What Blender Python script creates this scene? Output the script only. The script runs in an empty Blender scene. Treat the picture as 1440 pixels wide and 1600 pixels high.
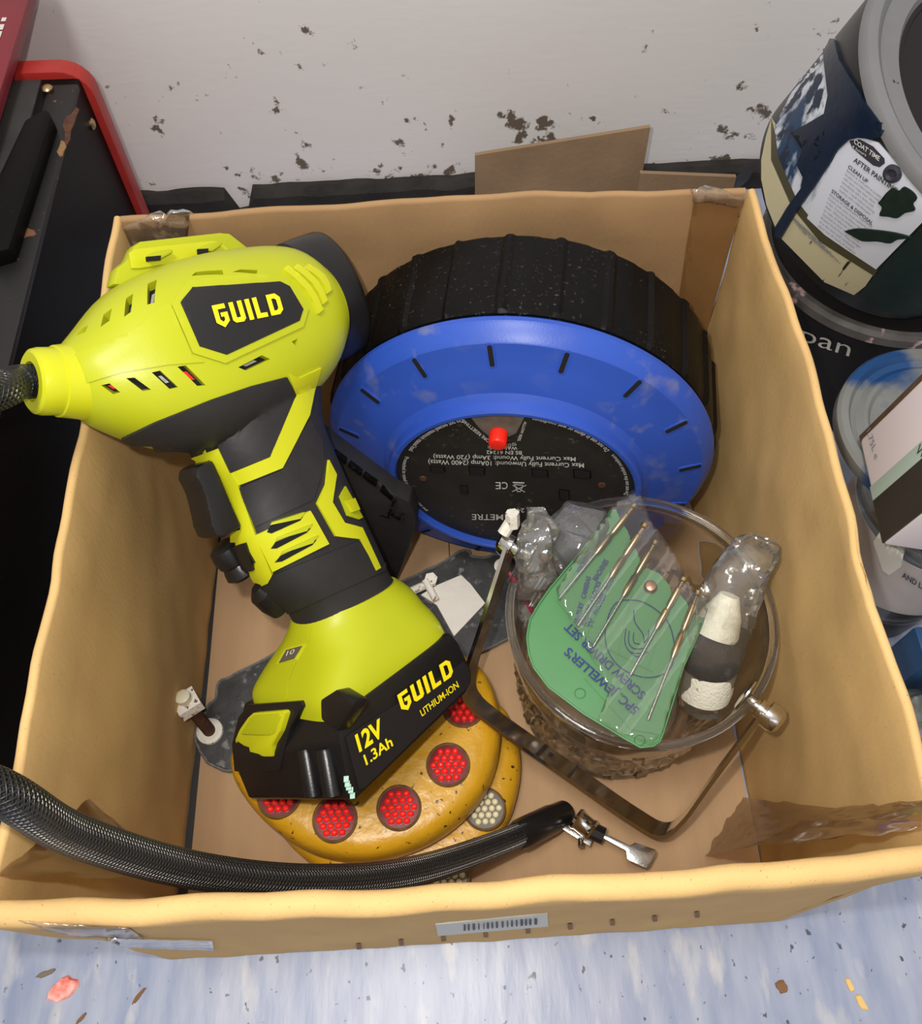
import bpy, bmesh, math, random
from mathutils import Vector as V, Matrix, noise
from mathutils.bvhtree import BVHTree
random.seed(7)
PI = math.pi
S = bpy.context.scene
COL = S.collection

# ------------------------------------------------------------------ camera
F = 1400.0
CAM = V((-.0014, -.0458, .6882)); DEP, YAW, ROLL = 1.0664, -.0326, -.0164
_f = V((0, math.cos(DEP), -math.sin(DEP))); _r = V((1, 0, 0)); _u = _r.cross(_f)
_Rz = Matrix.Rotation(YAW, 3, 'Z'); _f, _r, _u = _Rz @ _f, _Rz @ _r, _Rz @ _u
_cr, _sr = math.cos(ROLL), math.sin(ROLL)
_r, _u = _r * _cr + _u * _sr, _u * _cr - _r * _sr
cd = bpy.data.cameras.new('camera'); cam = bpy.data.objects.new('camera', cd); COL.objects.link(cam)
cd.sensor_fit = 'VERTICAL'; cd.sensor_height = 36; cd.lens = F / 1600 * 36; cd.clip_start = .01
cam.matrix_world = Matrix.Translation(CAM) @ Matrix((_r, _u, -_f)).transposed().to_4x4()
S.camera = cam
# ------------------------------------------------------------------ light
S.view_settings.view_transform = 'Standard'; S.view_settings.look = 'None'
S.view_settings.gamma = 1; S.view_settings.use_curve_mapping = False
S.view_settings.exposure = 0.0
w = bpy.data.worlds.new('room_world'); S.world = w; w.use_nodes = True
w.node_tree.nodes['Background'].inputs[0].default_value = (1, .97, .93, 1)
w.node_tree.nodes['Background'].inputs[1].default_value = .55
def area(name, loc, target, size, power, color=(1, 1, 1)):
    l = bpy.data.lights.new(name, 'AREA'); l.shape = 'DISK'; l.size = size; l.energy = power; l.color = color
    o = bpy.data.objects.new(name, l); COL.objects.link(o); o.location = loc
    o.rotation_euler = (V(target) - V(loc)).to_track_quat('-Z', 'Y').to_euler()
    return o
area('phone_flash', CAM + _u * .028 - _r * .028, (0, .25, .1), .012, 2.0, (1, .96, .9))
area('ceiling_lamp', (-.25, -.1, 2.35), (0, .3, 0), .5, 26, (1, .97, .93))

# ------------------------------------------------------------------ photo rays -> places in the room
def ray(px, py): return _f + _r * ((px - 720) / F) - _u * ((py - 800) / F)
def az(px, py, z):
    d = ray(px, py); return CAM + d * ((z - CAM.z) / d.z)
def ay(px, py, y):
    d = ray(px, py); return CAM + d * ((y - CAM.y) / d.y)
def ax(px, py, x):
    d = ray(px, py); return CAM + d * ((x - CAM.x) / d.x)
def apl(px, py, o, n):
    d = ray(px, py); return CAM + d * ((o - CAM).dot(n) / d.dot(n))
def proj(P):
    d = V(P) - CAM; z = d.dot(_f); return (720 + F * d.dot(_r) / z, 800 - F * d.dot(_u) / z)

# ------------------------------------------------------------------ objects
def tag(o, label=None, cat=None, group=None, kind=None):
    if label: o['label'] = label
    if cat: o['category'] = cat
    if group: o['group'] = group
    if kind: o['kind'] = kind
    return o
def thing(name, label, cat, loc=(0, 0, 0), group=None):
    o = bpy.data.objects.new(name, None); COL.objects.link(o); o.location = loc
    o.empty_display_size = .02
    return tag(o, label, cat, group)
def wpos(o):
    p = V((0, 0, 0))
    while o: p += V(o.location); o = o.parent
    return p
def mesh(name, verts, faces, m=None, parent=None, smooth=True, sharp=35, base=None, uvs=None, mats=None, fmat=None):
    """verts in world space; a child is re-based on its parent"""
    off = wpos(parent) if parent else V((0, 0, 0))
    b = V(base) if base is not None else None
    loc = (b - off) if b is not None else V((0, 0, 0))
    o0 = off + loc
    me = bpy.data.meshes.new(name)
    me.from_pydata([tuple(V(v) - o0) for v in verts], [], faces)
    bm = bmesh.new(); bm.from_mesh(me); bmesh.ops.recalc_face_normals(bm, faces=bm.faces); bm.to_mesh(me); bm.free()
    if uvs is not None:
        ul = me.uv_layers.new(name='UVMap')
        for l in me.loops: ul.data[l.index].uv = uvs[l.vertex_index]
    if m: me.materials.append(m)
    if smooth:
        me.polygons.foreach_set('use_smooth', [True] * len(me.polygons))
        if sharp: me.set_sharp_from_angle(angle=math.radians(sharp))
    o = bpy.data.objects.new(name, me); COL.objects.link(o); o.location = loc
    if parent: o.parent = parent
    return o
def bm_obj(name, bm, m, parent=None, **k):
    bm.verts.ensure_lookup_table(); bm.verts.index_update()
    vs = [v.co.copy() for v in bm.verts]; fs = [[v.index for v in f.verts] for f in bm.faces]; bm.free()
    return mesh(name, vs, fs, m, parent, **k)

# ------------------------------------------------------------------ materials
def nt(m): return m.node_tree.nodes, m.node_tree.links
def mat(name, col, rough=.5, metal=0, var=.0, vscale=40, bump=0, bscale=200, col2=None, spec=.5, trans=0, ior=1.45, coat=0, stretch=(1, 1, 1), detail=4):
    m = bpy.data.materials.new(name); m.use_nodes = True; N, L = nt(m)
    p = N['Principled BSDF']; p.inputs['Base Color'].default_value = (*col, 1); p.inputs['Roughness'].default_value = rough
    p.inputs['Metallic'].default_value = metal; p.inputs['Specular IOR Level'].default_value = spec
    p.inputs['Transmission Weight'].default_value = trans; p.inputs['IOR'].default_value = ior; p.inputs['Coat Weight'].default_value = coat
    if var or bump:
        g = N.new('ShaderNodeNewGeometry'); mp = N.new('ShaderNodeMapping'); mp.inputs['Scale'].default_value = stretch
        L.new(g.outputs['Position'], mp.inputs['Vector'])
    if var:
        n = N.new('ShaderNodeTexNoise'); n.inputs['Scale'].default_value = vscale; n.inputs['Detail'].default_value = detail
        L.new(mp.outputs[0], n.inputs['Vector'])
        r = N.new('ShaderNodeValToRGB'); r.color_ramp.elements[0].position = .32; r.color_ramp.elements[1].position = .7
        c2 = col2 or tuple(c * (1 - var) for c in col)
        r.color_ramp.elements[0].color = (*c2, 1); r.color_ramp.elements[1].color = (*col, 1)
        L.new(n.outputs['Fac'], r.inputs[0]); L.new(r.outputs[0], p.inputs['Base Color'])
    if bump:
        n2 = N.new('ShaderNodeTexNoise'); n2.inputs['Scale'].default_value = bscale; n2.inputs['Detail'].default_value = 3
        L.new(mp.outputs[0], n2.inputs['Vector'])
        b = N.new('ShaderNodeBump'); b.inputs['Strength'].default_value = bump; b.inputs['Distance'].default_value = .002
        L.new(n2.outputs['Fac'], b.inputs['Height']); L.new(b.outputs[0], p.inputs['Normal'])
    return m
def speckle(m, col, scale=300, lo=.62, hi=.66, stretch=(1, 1, 1), mask=None, rough=None):
    """adds spots of another colour over a material's base colour"""
    N, L = nt(m); p = N['Principled BSDF']; bc = p.inputs['Base Color']
    g = N.new('ShaderNodeNewGeometry'); mp = N.new('ShaderNodeMapping'); mp.inputs['Scale'].default_value = stretch
    mp.inputs['Location'].default_value = (random.random() * 9, random.random() * 9, 3)
    L.new(g.outputs['Position'], mp.inputs['Vector'])
    n = N.new('ShaderNodeTexNoise'); n.inputs['Scale'].default_value = scale; n.inputs['Detail'].default_value = 5
    L.new(mp.outputs[0], n.inputs['Vector'])
    r = N.new('ShaderNodeMapRange'); r.inputs['From Min'].default_value = lo; r.inputs['From Max'].default_value = hi
    L.new(n.outputs['Fac'], r.inputs['Value']); fac = r.outputs[0]
    if mask:
        n2 = N.new('ShaderNodeTexNoise'); n2.inputs['Scale'].default_value = mask[0]; n2.inputs['Detail'].default_value = 2
        L.new(mp.outputs[0], n2.inputs['Vector'])
        r2 = N.new('ShaderNodeMapRange'); r2.inputs['From Min'].default_value = mask[1]; r2.inputs['From Max'].default_value = mask[2]
        L.new(n2.outputs['Fac'], r2.inputs['Value'])
        mu = N.new('ShaderNodeMath'); mu.operation = 'MULTIPLY'; L.new(fac, mu.inputs[0]); L.new(r2.outputs[0], mu.inputs[1]); fac = mu.outputs[0]
    mx = N.new('ShaderNodeMix'); mx.data_type = 'RGBA'; mx.inputs[7].default_value = (*col, 1)
    if bc.links: L.new(bc.links[0].from_socket, mx.inputs[6])
    else: mx.inputs[6].default_value = bc.default_value
    L.new(fac, mx.inputs[0]); L.new(mx.outputs[2], bc)
    return m
def film(name, tint=(1, 1, 1), body=.12, bodycol=(.9, .9, .9), gloss=.25, rough=.12, bump=.6, bscale=120, fw=.9):
    m = bpy.data.materials.new(name); m.use_nodes = True; N, L = nt(m); N.remove(N['Principled BSDF']); out = N['Material Output']
    t = N.new('ShaderNodeBsdfTransparent'); t.inputs[0].default_value = (*tint, 1)
    d = N.new('ShaderNodeBsdfDiffuse'); d.inputs[0].default_value = (*bodycol, 1)
    g = N.new('ShaderNodeBsdfGlossy'); g.inputs['Roughness'].default_value = rough
    f = N.new('ShaderNodeFresnel'); f.inputs[0].default_value = 1.5
    n = N.new('ShaderNodeTexNoise'); n.inputs['Scale'].default_value = bscale; n.inputs['Detail'].default_value = 3
    ge = N.new('ShaderNodeNewGeometry'); L.new(ge.outputs['Position'], n.inputs['Vector'])
    b = N.new('ShaderNodeBump'); b.inputs['Strength'].default_value = bump; b.inputs['Distance'].default_value = .003
    L.new(n.outputs['Fac'], b.inputs['Height'])
    for x in (g, f): L.new(b.outputs[0], x.inputs['Normal'])
    m1 = N.new('ShaderNodeMixShader'); m1.inputs[0].default_value = body; L.new(t.outputs[0], m1.inputs[1]); L.new(d.outputs[0], m1.inputs[2])
    mm = N.new('ShaderNodeMath'); mm.operation = 'MULTIPLY_ADD'; mm.inputs[1].default_value = fw; mm.inputs[2].default_value = gloss * .25
    L.new(f.outputs[0], mm.inputs[0])
    m2 = N.new('ShaderNodeMixShader'); L.new(mm.outputs[0], m2.inputs[0]); L.new(m1.outputs[0], m2.inputs[1]); L.new(g.outputs[0], m2.inputs[2])
    L.new(m2.outputs[0], out.inputs['Surface'])
    return m
def srgb(r, g, b):
    return tuple((c / 255 / 12.92) if c <= 10 else ((c / 255 + .055) / 1.055) ** 2.4 for c in (r, g, b))
M = {}
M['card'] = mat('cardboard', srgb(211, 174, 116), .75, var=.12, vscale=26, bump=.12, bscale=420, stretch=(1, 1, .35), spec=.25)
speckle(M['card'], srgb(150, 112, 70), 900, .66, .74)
M['card_back'] = mat('cardboard_back_panel', srgb(166, 132, 94), .8, var=.12, vscale=22, bump=.12, bscale=420, stretch=(1, 1, .35), spec=.2)  # pinker card, also darkened to put the back panel's dimmer light in the colour
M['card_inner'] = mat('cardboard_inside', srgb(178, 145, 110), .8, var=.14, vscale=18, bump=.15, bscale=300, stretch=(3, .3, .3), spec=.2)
M['card_edge'] = mat('cardboard_core', srgb(150, 115, 78), .9, var=.4, vscale=500)
M['card_old'] = mat('old_cardboard', srgb(150, 124, 96), .85, var=.25, vscale=16, bump=.2, bscale=200)
M['tape'] = film('packing_tape', (.95, .88, .76), .06, srgb(200, 160, 105), .25, .12, .15, 60, .4)
M['tape_clear'] = film('clear_tape', (.97, .95, .9), .05, (.85, .83, .8), .4, .1, .5, 90)
M['tape_brown'] = film('brown_packing_tape', (.66, .52, .36), .32, srgb(140, 106, 68), .2, .2, .25, 60, .35)
M['lime'] = mat('lime_plastic', srgb(174, 180, 24), .38, var=.04, vscale=30, bump=.03, bscale=900)
M['lime_hi'] = mat('lime_bright_plastic', srgb(192, 194, 28), .34)
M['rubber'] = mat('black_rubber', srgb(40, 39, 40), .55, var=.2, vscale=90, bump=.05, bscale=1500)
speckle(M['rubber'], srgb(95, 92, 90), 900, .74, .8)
M['black'] = mat('black_plastic', srgb(26, 25, 26), .3, bump=.06, bscale=1200)
M['panel'] = mat('logo_panel_black', srgb(30, 28, 30), .45)
M['dark'] = mat('dark_void', (.004, .004, .004), .9)
M['yellow_ink'] = mat('yellow_ink', srgb(246, 226, 22), .45)
M['white_ink'] = mat('white_ink', srgb(205, 205, 200), .6)
M['blue'] = mat('blue_plastic', srgb(46, 82, 180), .38, var=.12, vscale=14, bump=.04, bscale=700)
speckle(M['blue'], srgb(110, 115, 150), 60, .55, .75, mask=(9, .42, .7))
M['reel_black'] = mat('dusty_black_plastic', srgb(13, 12, 12), .42, spec=.16, var=.3, vscale=60, bump=.08, bscale=900)
speckle(M['reel_black'], srgb(74, 70, 66), 420, .62, .74, mask=(14, .4, .6))
M['reel_disc'] = mat('reel_centre_black', srgb(38, 36, 34), .6, var=.35, vscale=50, bump=.08, bscale=800)
speckle(M['reel_disc'], srgb(92, 84, 76), 260, .62, .72, mask=(30, .45, .6))
M['dust'] = mat('grey_dusty_plastic', srgb(112, 104, 96), .7, var=.4, vscale=120)
M['red_btn'] = mat('red_plastic', srgb(232, 40, 26), .35)
M['chrome'] = mat('chrome', (.66, .65, .63), .16, 1)
M['steel'] = mat('brushed_steel', (.55, .54, .53), .25, 1, bump=.05, bscale=600)
M['brass'] = mat('dull_brass', srgb(176, 150, 110), .3, 1)
M['rust'] = mat('rusty_iron', srgb(96, 60, 40), .85, var=.5, vscale=260, bump=.6, bscale=500)
M['white_paint'] = mat('chipped_white_paint', srgb(226, 220, 208), .6, bump=.4, bscale=300)
speckle(M['white_paint'], srgb(110, 80, 62), 180, .6, .64)
M['nylon'] = mat('white_nylon', srgb(214, 208, 180), .4)
M['plate'] = mat('dark_grey_plate', srgb(66, 66, 66), .6, var=.4, vscale=70, bump=.3, bscale=160)
speckle(M['plate'], srgb(120, 118, 116), 120, .6, .7)
M['plate_edge'] = mat('worn_plate_edge', srgb(112, 110, 108), .7, var=.4, vscale=260, bump=.6, bscale=300)
M['plaster'] = mat('white_tile_patch', srgb(222, 216, 206), .7, var=.07, vscale=60, bump=.2, bscale=220)
M['mustard'] = mat('mustard_paint', srgb(206, 154, 30), .36, var=.16, vscale=38, bump=.35, bscale=120)
speckle(M['mustard'], srgb(58, 40, 18), 210, .65, .68)
M['cell_red'] = mat('red_reflector', (.95, .02, .015), .12, coat=1)
M['cell_red_dark'] = mat('dark_red_backing', srgb(110, 12, 20), .3)
M['cell_white'] = mat('clear_reflector', srgb(226, 216, 176), .15, coat=1)
M['cell_grey'] = mat('smoke_backing', srgb(92, 84, 72), .4)
M['bezel'] = mat('reflector_bezel', srgb(120, 92, 62), .4, var=.4, vscale=200)
def clear_solid(name, tint, fac, rough, ior):
    m = bpy.data.materials.new(name); m.use_nodes = True; N, L = nt(m); N.remove(N['Principled BSDF']); out = N['Material Output']
    t = N.new('ShaderNodeBsdfTransparent'); t.inputs[0].default_value = (*tint, 1)
    g = N.new('ShaderNodeBsdfGlass'); g.inputs['Roughness'].default_value = rough; g.inputs['IOR'].default_value = ior; g.inputs[0].default_value = (*tint, 1)
    x = N.new('ShaderNodeMixShader'); x.inputs[0].default_value = fac; L.new(t.outputs[0], x.inputs[1]); L.new(g.outputs[0], x.inputs[2]); L.new(x.outputs[0], out.inputs['Surface'])
    return m
M['glass'] = clear_solid('clear_glass', (.985, .985, .975), .8, .0, 1.5)
M['green'] = mat('green_vinyl', srgb(64, 124, 70), .42, var=.06, vscale=40)
M['navy_ink'] = mat('navy_ink', srgb(28, 44, 104), .6)
M['vinyl'] = film('clear_vinyl', (.95, .94, .92), .02, (.8, .78, .74), .25, .1, .12, 60)
M['bag'] = film('clear_plastic_bag', (.97, .97, .96), .08, (.85, .85, .84), .22, .12, .6, 90)
M['bag_milky'] = film('milky_plastic_bag', (.97, .97, .95), .06, (.88, .87, .83), .14, .12, .35, 70)
M['felt_brown'] = mat('brown_felt', srgb(62, 48, 40), .95, var=.5, vscale=700, bump=.8, bscale=900)
M['felt_white'] = mat('white_felt', srgb(226, 222, 204), .9, var=.12, vscale=300, bump=.4, bscale=600)
M['maroon'] = mat('maroon_plastic', srgb(110, 24, 44), .4)
M['navy_rubber'] = mat('black_blue_rubber', srgb(24, 26, 34), .6)
M['cab_black'] = mat('black_painted_steel', srgb(11, 10, 10), .5, spec=.12, var=.15, vscale=14, bump=.06, bscale=500)
speckle(M['cab_black'], srgb(80, 78, 76), 700, .72, .76)
M['cab_top'] = mat('dusty_black_steel', srgb(56, 53, 52), .7, var=.3, vscale=40)
speckle(M['cab_top'], srgb(118, 110, 104), 800, .68, .74)
M['cab_rusty'] = mat('worn_black_edge', srgb(22, 21, 21), .5)
speckle(M['cab_rusty'], srgb(110, 74, 52), 34, .68, .7)
speckle(M['cab_rusty'], srgb(120, 92, 66), 200, .68, .72)
M['red_steel'] = mat('red_painted_steel', srgb(168, 44, 38), .42, var=.15, vscale=60)
M['red_case'] = mat('dark_red_enamel', srgb(122, 34, 46), .4, var=.1, vscale=30)
M['grey_steel'] = mat('grey_steel', srgb(96, 96, 98), .45, .4)
M['tub'] = mat('charcoal_tub_plastic', srgb(34, 32, 32), .5, spec=.25, var=.15, vscale=20)
M['tub_rim'] = mat('worn_tub_rim', srgb(100, 96, 94), .55, var=.4, vscale=60)
speckle(M['tub_rim'], srgb(200, 168, 172), 45, .62, .66)
M['bkt'] = mat('dark_paint_bucket', srgb(27, 28, 28), .35, var=.2, vscale=20)
M['lid'] = mat('grey_lid_plastic', srgb(120, 120, 122), .42, var=.1, vscale=40)
speckle(M['lid'], srgb(28, 30, 36), 80, .68, .7)
M['paint_navy'] = mat('navy_paint', srgb(10, 26, 46), .3, bump=.2, bscale=90)
M['paint_green'] = mat('dark_green_paint', srgb(18, 40, 34), .5, var=.4, vscale=140)
M['label_white'] = mat('label_white', srgb(204, 208, 220), .45)
M['label_smear'] = mat('label_white_with_paint_smears', srgb(200, 206, 216), .45)
speckle(M['label_smear'], srgb(26, 58, 92), 30, .5, .58, stretch=(3, 1, .6))
speckle(M['label_smear'], srgb(14, 34, 58), 60, .5, .56, stretch=(3, 1, .6))
M['label_tan'] = mat('label_tan', srgb(190, 182, 148), .5)
speckle(M['label_tan'], srgb(40, 40, 34), 60, .66, .68, stretch=(4, 1, .4))
M['label_olive'] = mat('label_olive', srgb(70, 66, 44), .45)
M['label_dark'] = mat('label_dark_text', srgb(48, 48, 58), .6)
M['label_grey'] = mat('label_grey_text', srgb(120, 122, 130), .6)
M['smear_lid'] = mat('blue_smeared_grey_lid', srgb(128, 130, 128), .4, var=.15, vscale=30)
speckle(M['smear_lid'], srgb(34, 72, 122), 16, .5, .6)
M['tin_white'] = mat('white_tin_label', srgb(224, 214, 218), .35)
M['mint'] = mat('mint_stripe', srgb(172, 192, 182), .4)
M['tin_dark'] = mat('dark_photo_label', srgb(64, 60, 56), .35, var=.3, vscale=30)
M['tin_edge'] = mat('brown_tin_edge', srgb(92, 72, 54), .5, var=.3, vscale=100)
M['clear_tub'] = clear_solid('clear_plastic_tub', (.96, .96, .94), .45, .1, 1.4)
M['grey_label'] = mat('grey_label', srgb(176, 170, 170), .5, var=.1, vscale=50)
M['teal_box'] = mat('teal_blue_plastic', srgb(36, 74, 116), .4)
M['pebble'] = mat('grey_crumpled_plastic', srgb(150, 158, 156), .3, var=.7, vscale=60, bump=.6, bscale=60)
M['skirt'] = mat('dirty_black_skirting', srgb(50, 46, 43), .8, var=.5, vscale=40, bump=.5, bscale=150)

# wall: white paint with chips that gather near its foot; floor: blue streaked vinyl
def wall_mat():
    m = mat('white_wall_paint', srgb(238, 234, 232), .5, var=.05, vscale=7, bump=.1, bscale=160, stretch=(.3, 1, 1))
    N, L = nt(m); p = N['Principled BSDF']; bc = p.inputs['Base Color']; src = bc.links[0].from_socket
    g = N.new('ShaderNodeNewGeometry'); sx = N.new('ShaderNodeSeparateXYZ'); L.new(g.outputs['Position'], sx.inputs[0])
    h = N.new('ShaderNodeMapRange'); h.inputs['From Min'].default_value = .04; h.inputs['From Max'].default_value = .26
    h.inputs['To Min'].default_value = .075; h.inputs['To Max'].default_value = -.035; L.new(sx.outputs[2], h.inputs['Value'])
    n = N.new('ShaderNodeTexNoise'); n.inputs['Scale'].default_value = 42; n.inputs['Detail'].default_value = 6; n.inputs['Roughness'].default_value = .62
    L.new(g.outputs['Position'], n.inputs['Vector'])
    n3 = N.new('ShaderNodeTexNoise'); n3.inputs['Scale'].default_value = 7; L.new(g.outputs['Position'], n3.inputs['Vector'])
    a0 = N.new('ShaderNodeMath'); a0.operation = 'MULTIPLY_ADD'; a0.inputs[1].default_value = .22; L.new(n3.outputs['Fac'], a0.inputs[0]); L.new(h.outputs[0], a0.inputs[2])
    a = N.new('ShaderNodeMath'); L.new(n.outputs['Fac'], a.inputs[0]); L.new(a0.outputs[0], a.inputs[1])
    r = N.new('ShaderNodeMapRange'); r.inputs['From Min'].default_value = .775; r.inputs['From Max'].default_value = .815; L.new(a.outputs[0], r.inputs['Value'])
    mx = N.new('ShaderNodeMix'); mx.data_type = 'RGBA'; mx.inputs[7].default_value = (*srgb(112, 100, 88), 1)
    L.new(src, mx.inputs[6]); L.new(r.outputs[0], mx.inputs[0]); L.new(mx.outputs[2], bc)
    return m
M['wall'] = wall_mat()
def floor_mat():
    m = mat('blue_vinyl', srgb(168, 174, 192), .36, var=1, vscale=70, col2=srgb(138, 148, 176), bump=.12, bscale=120, stretch=(1, .22, 1), detail=6)
    speckle(m, srgb(192, 192, 196), 60, .56, .72, (1, .3, 1))
    speckle(m, srgb(80, 84, 96), 150, .66, .69, (1, .7, 1))
    speckle(m, srgb(92, 92, 92), 44, .70, .72, (1, .8, 1))
    return m
M['floor'] = floor_mat()
def hose_mat():
    m = mat('braided_black_hose', srgb(22, 22, 23), .3, spec=.8); N, L = nt(m); p = N['Principled BSDF']
    uv = N.new('ShaderNodeUVMap'); hs = []
    for ang in (.24, -.24):                       # two crossing sets of braid ridges
        mp = N.new('ShaderNodeMapping'); mp.inputs['Rotation'].default_value = (0, 0, ang); L.new(uv.outputs[0], mp.inputs[0])
        wv = N.new('ShaderNodeTexWave'); wv.wave_type = 'BANDS'; wv.bands_direction = 'X'; wv.wave_profile = 'SIN'; wv.inputs['Scale'].default_value = .314
        L.new(mp.outputs[0], wv.inputs['Vector']); hs.append(wv.outputs['Fac'])
    mxm = N.new('ShaderNodeMath'); mxm.operation = 'MAXIMUM'; L.new(hs[0], mxm.inputs[0]); L.new(hs[1], mxm.inputs[1])
    bp = N.new('ShaderNodeBump'); bp.inputs['Strength'].default_value = 1; bp.inputs['Distance'].default_value = .0012
    L.new(mxm.outputs[0], bp.inputs['Height']); L.new(bp.outputs[0], p.inputs['Normal'])
    return m
M['hose'] = hose_mat()

# ------------------------------------------------------------------ shape builders
def box8(P, name, m, parent, bev=.0, **k):
    """P: 8 world points, bottom loop then top loop"""
    bm = bmesh.new(); v = [bm.verts.new(p) for p in P]
    for f in ((3, 2, 1, 0), (4, 5, 6, 7), (0, 1, 5, 4), (1, 2, 6, 5), (2, 3, 7, 6), (3, 0, 4, 7)): bm.faces.new([v[i] for i in f])
    bmesh.ops.recalc_face_normals(bm, faces=bm.faces)
    if bev: bmesh.ops.bevel(bm, geom=bm.edges[:], offset=bev, segments=2, affect='EDGES', profile=.6)
    return bm_obj(name, bm, m, parent, **k)
def bx(c, s, name, m, parent, bev=0, rot=0, **k):
    c = V(c); R = Matrix.Rotation(rot, 3, 'Z'); h = V(s) / 2
    P = [c + R @ V((sx * h.x, sy * h.y, sz * h.z)) for sz in (-1, 1) for sx, sy in ((-1, -1), (1, -1), (1, 1), (-1, 1))]
    return box8(P, name, m, parent, bev, **k)
def prism_bm(top, vec, bev=0, seg=2):
    """closed polygon swept along vec (or to a second loop of the same length)"""
    bm = bmesh.new(); a = [bm.verts.new(p) for p in top]
    b = [bm.verts.new(V(p) + vec) for p in top] if isinstance(vec, V) else [bm.verts.new(p) for p in vec]
    n = len(a); ft = bm.faces.new(a); bm.faces.new(b[::-1])
    for i in range(n): bm.faces.new((a[i], b[i], b[(i + 1) % n], a[(i + 1) % n]))
    bmesh.ops.recalc_face_normals(bm, faces=bm.faces)
    if bev:
        bmesh.ops.bevel(bm, geom=bm.edges[:], offset=bev, segments=seg, affect='EDGES', profile=.6, clamp_overlap=True)
    return bm
def prism(top, vec, name, m, parent, bev=0, **k): return bm_obj(name, prism_bm(top, vec, bev), m, parent, **k)
def loft_data(secs, nseg=36, cap=True):
    """secs: (centre, a, b, exponent) superellipse rings"""
    vs, fs = [], []
    for c, a, b, e in secs:
        for i in range(nseg):
            t = 2 * PI * i / nseg; ct, st = math.cos(t), math.sin(t)
            x = math.copysign(abs(ct) ** (2 / e), ct); y = math.copysign(abs(st) ** (2 / e), st)
            vs.append(c + a * x + b * y)
    n = len(secs)
    for j in range(n - 1):
        for i in range(nseg):
            k = (i + 1) % nseg
            fs.append((j * nseg + i, j * nseg + k, (j + 1) * nseg + k, (j + 1) * nseg + i))
    if cap: fs += [tuple(range(nseg))[::-1], tuple(range((n - 1) * nseg, n * nseg))]
    return vs, fs
def densify(secs, n=4):
    """Catmull-Rom between sections"""
    out = []
    for i in range(len(secs) - 1):
        p = [secs[max(0, i - 1)], secs[i], secs[i + 1], secs[min(len(secs) - 1, i + 2)]]
        for k in range(n):
            t = k / n
            def cr(a, b, c, d): return (b * 2 + (c - a) * t + (a * 2 - b * 5 + c * 4 - d) * t * t + (b * 3 - a - c * 3 + d) * t ** 3) * .5
            out.append(tuple(cr(*(q[j] for q in p)) for j in range(3)) + (p[1][3] * (1 - t) + p[2][3] * t,))
    return out + [secs[-1]]
def frame(d):
    d = V(d).normalized(); a = d.cross(V((0, 0, 1)))
    if a.length < 1e-4: a = d.cross(V((1, 0, 0)))
    a.normalize(); return a, d.cross(a).normalized()
def cyl_data(p0, p1, r0, r1=None, n=24, prof=None):
    """turned solid between two points; prof = [(t, radius)]"""
    p0, p1 = V(p0), V(p1); r1 = r0 if r1 is None else r1; a, b = frame(p1 - p0)
    prof = prof or [(0, r0), (1, r1)]
    return loft_data([(p0.lerp(p1, t), a * r, b * r, 2) for t, r in prof], n)
def cyl(p0, p1, r0, name, m, parent, r1=None, n=24, prof=None, **k):
    return mesh(name, *cyl_data(p0, p1, r0, r1, n, prof), m, parent, **k)
def catmull(pts, n=8):
    out = []
    for i in range(len(pts) - 1):
        a, b, c, d = (V(pts[j]) for j in (max(0, i - 1), i, i + 1, min(len(pts) - 1, i + 2)))
        for k in range(n):
            t = k / n
            out.append((b * 2 + (c - a) * t + (a * 2 - b * 5 + c * 4 - d) * t * t + (b * 3 - a - c * 3 + d) * t ** 3) * .5)
    return out + [V(pts[-1])]
def tube_data(path, r, n=12, cap=True, vtiles=30):
    path = [V(p) for p in path]; vs, fs, uv = [], [], []; L = 0; a = None
    for i, p in enumerate(path):
        d = (path[min(i + 1, len(path) - 1)] - path[max(i - 1, 0)]).normalized()
        if a is None: a, b = frame(d)
        else:
            a = (a - d * a.dot(d)).normalized(); b = d.cross(a)
        if i: L += (p - path[i - 1]).length
        rr = r(i / (len(path) - 1)) if callable(r) else r
        for k in range(n):
            t = 2 * PI * k / n; vs.append(p + (a * math.cos(t) + b * math.sin(t)) * rr)
            uv.append((L / (2 * PI * rr) * vtiles, abs(k / n * 2 - 1) * vtiles))
    for i in range(len(path) - 1):
        for k in range(n):
            q = (k + 1) % n; fs.append((i * n + k, i * n + q, (i + 1) * n + q, (i + 1) * n + k))
    if cap: fs += [tuple(range(n))[::-1], tuple(range((len(path) - 1) * n, len(path) * n))]
    return vs, fs, uv
def tube(path, r, name, m, parent, n=12, **k):
    vs, fs, uv = tube_data(path, r, n); return mesh(name, vs, fs, m, parent, uvs=uv, **k)
def lathe_data(o, axis, ref, prof, n=64, close=False, mod=None):
    """prof: (radius, height along axis)"""
    axis = V(axis).normalized(); a = (V(ref) - axis * V(ref).dot(axis)).normalized(); b = axis.cross(a); o = V(o)
    vs, fs = [], []
    for j, (r, h) in enumerate(prof):
        for i in range(n):
            t = 2 * PI * i / n; rr = r + (mod(t, j, r, h) if mod else 0)
            vs.append(o + axis * h + (a * math.cos(t) + b * math.sin(t)) * rr)
    m_ = len(prof); rng = range(m_) if close else range(m_ - 1)
    for j in rng:
        jj = (j + 1) % m_
        for i in range(n):
            k = (i + 1) % n; fs.append((j * n + i, j * n + k, jj * n + k, jj * n + i))
    if not close:
        if prof[0][0] > 1e-6: fs.append(tuple(range(n))[::-1])
        if prof[-1][0] > 1e-6: fs.append(tuple(range((m_ - 1) * n, m_ * n)))
    return vs, fs
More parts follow.
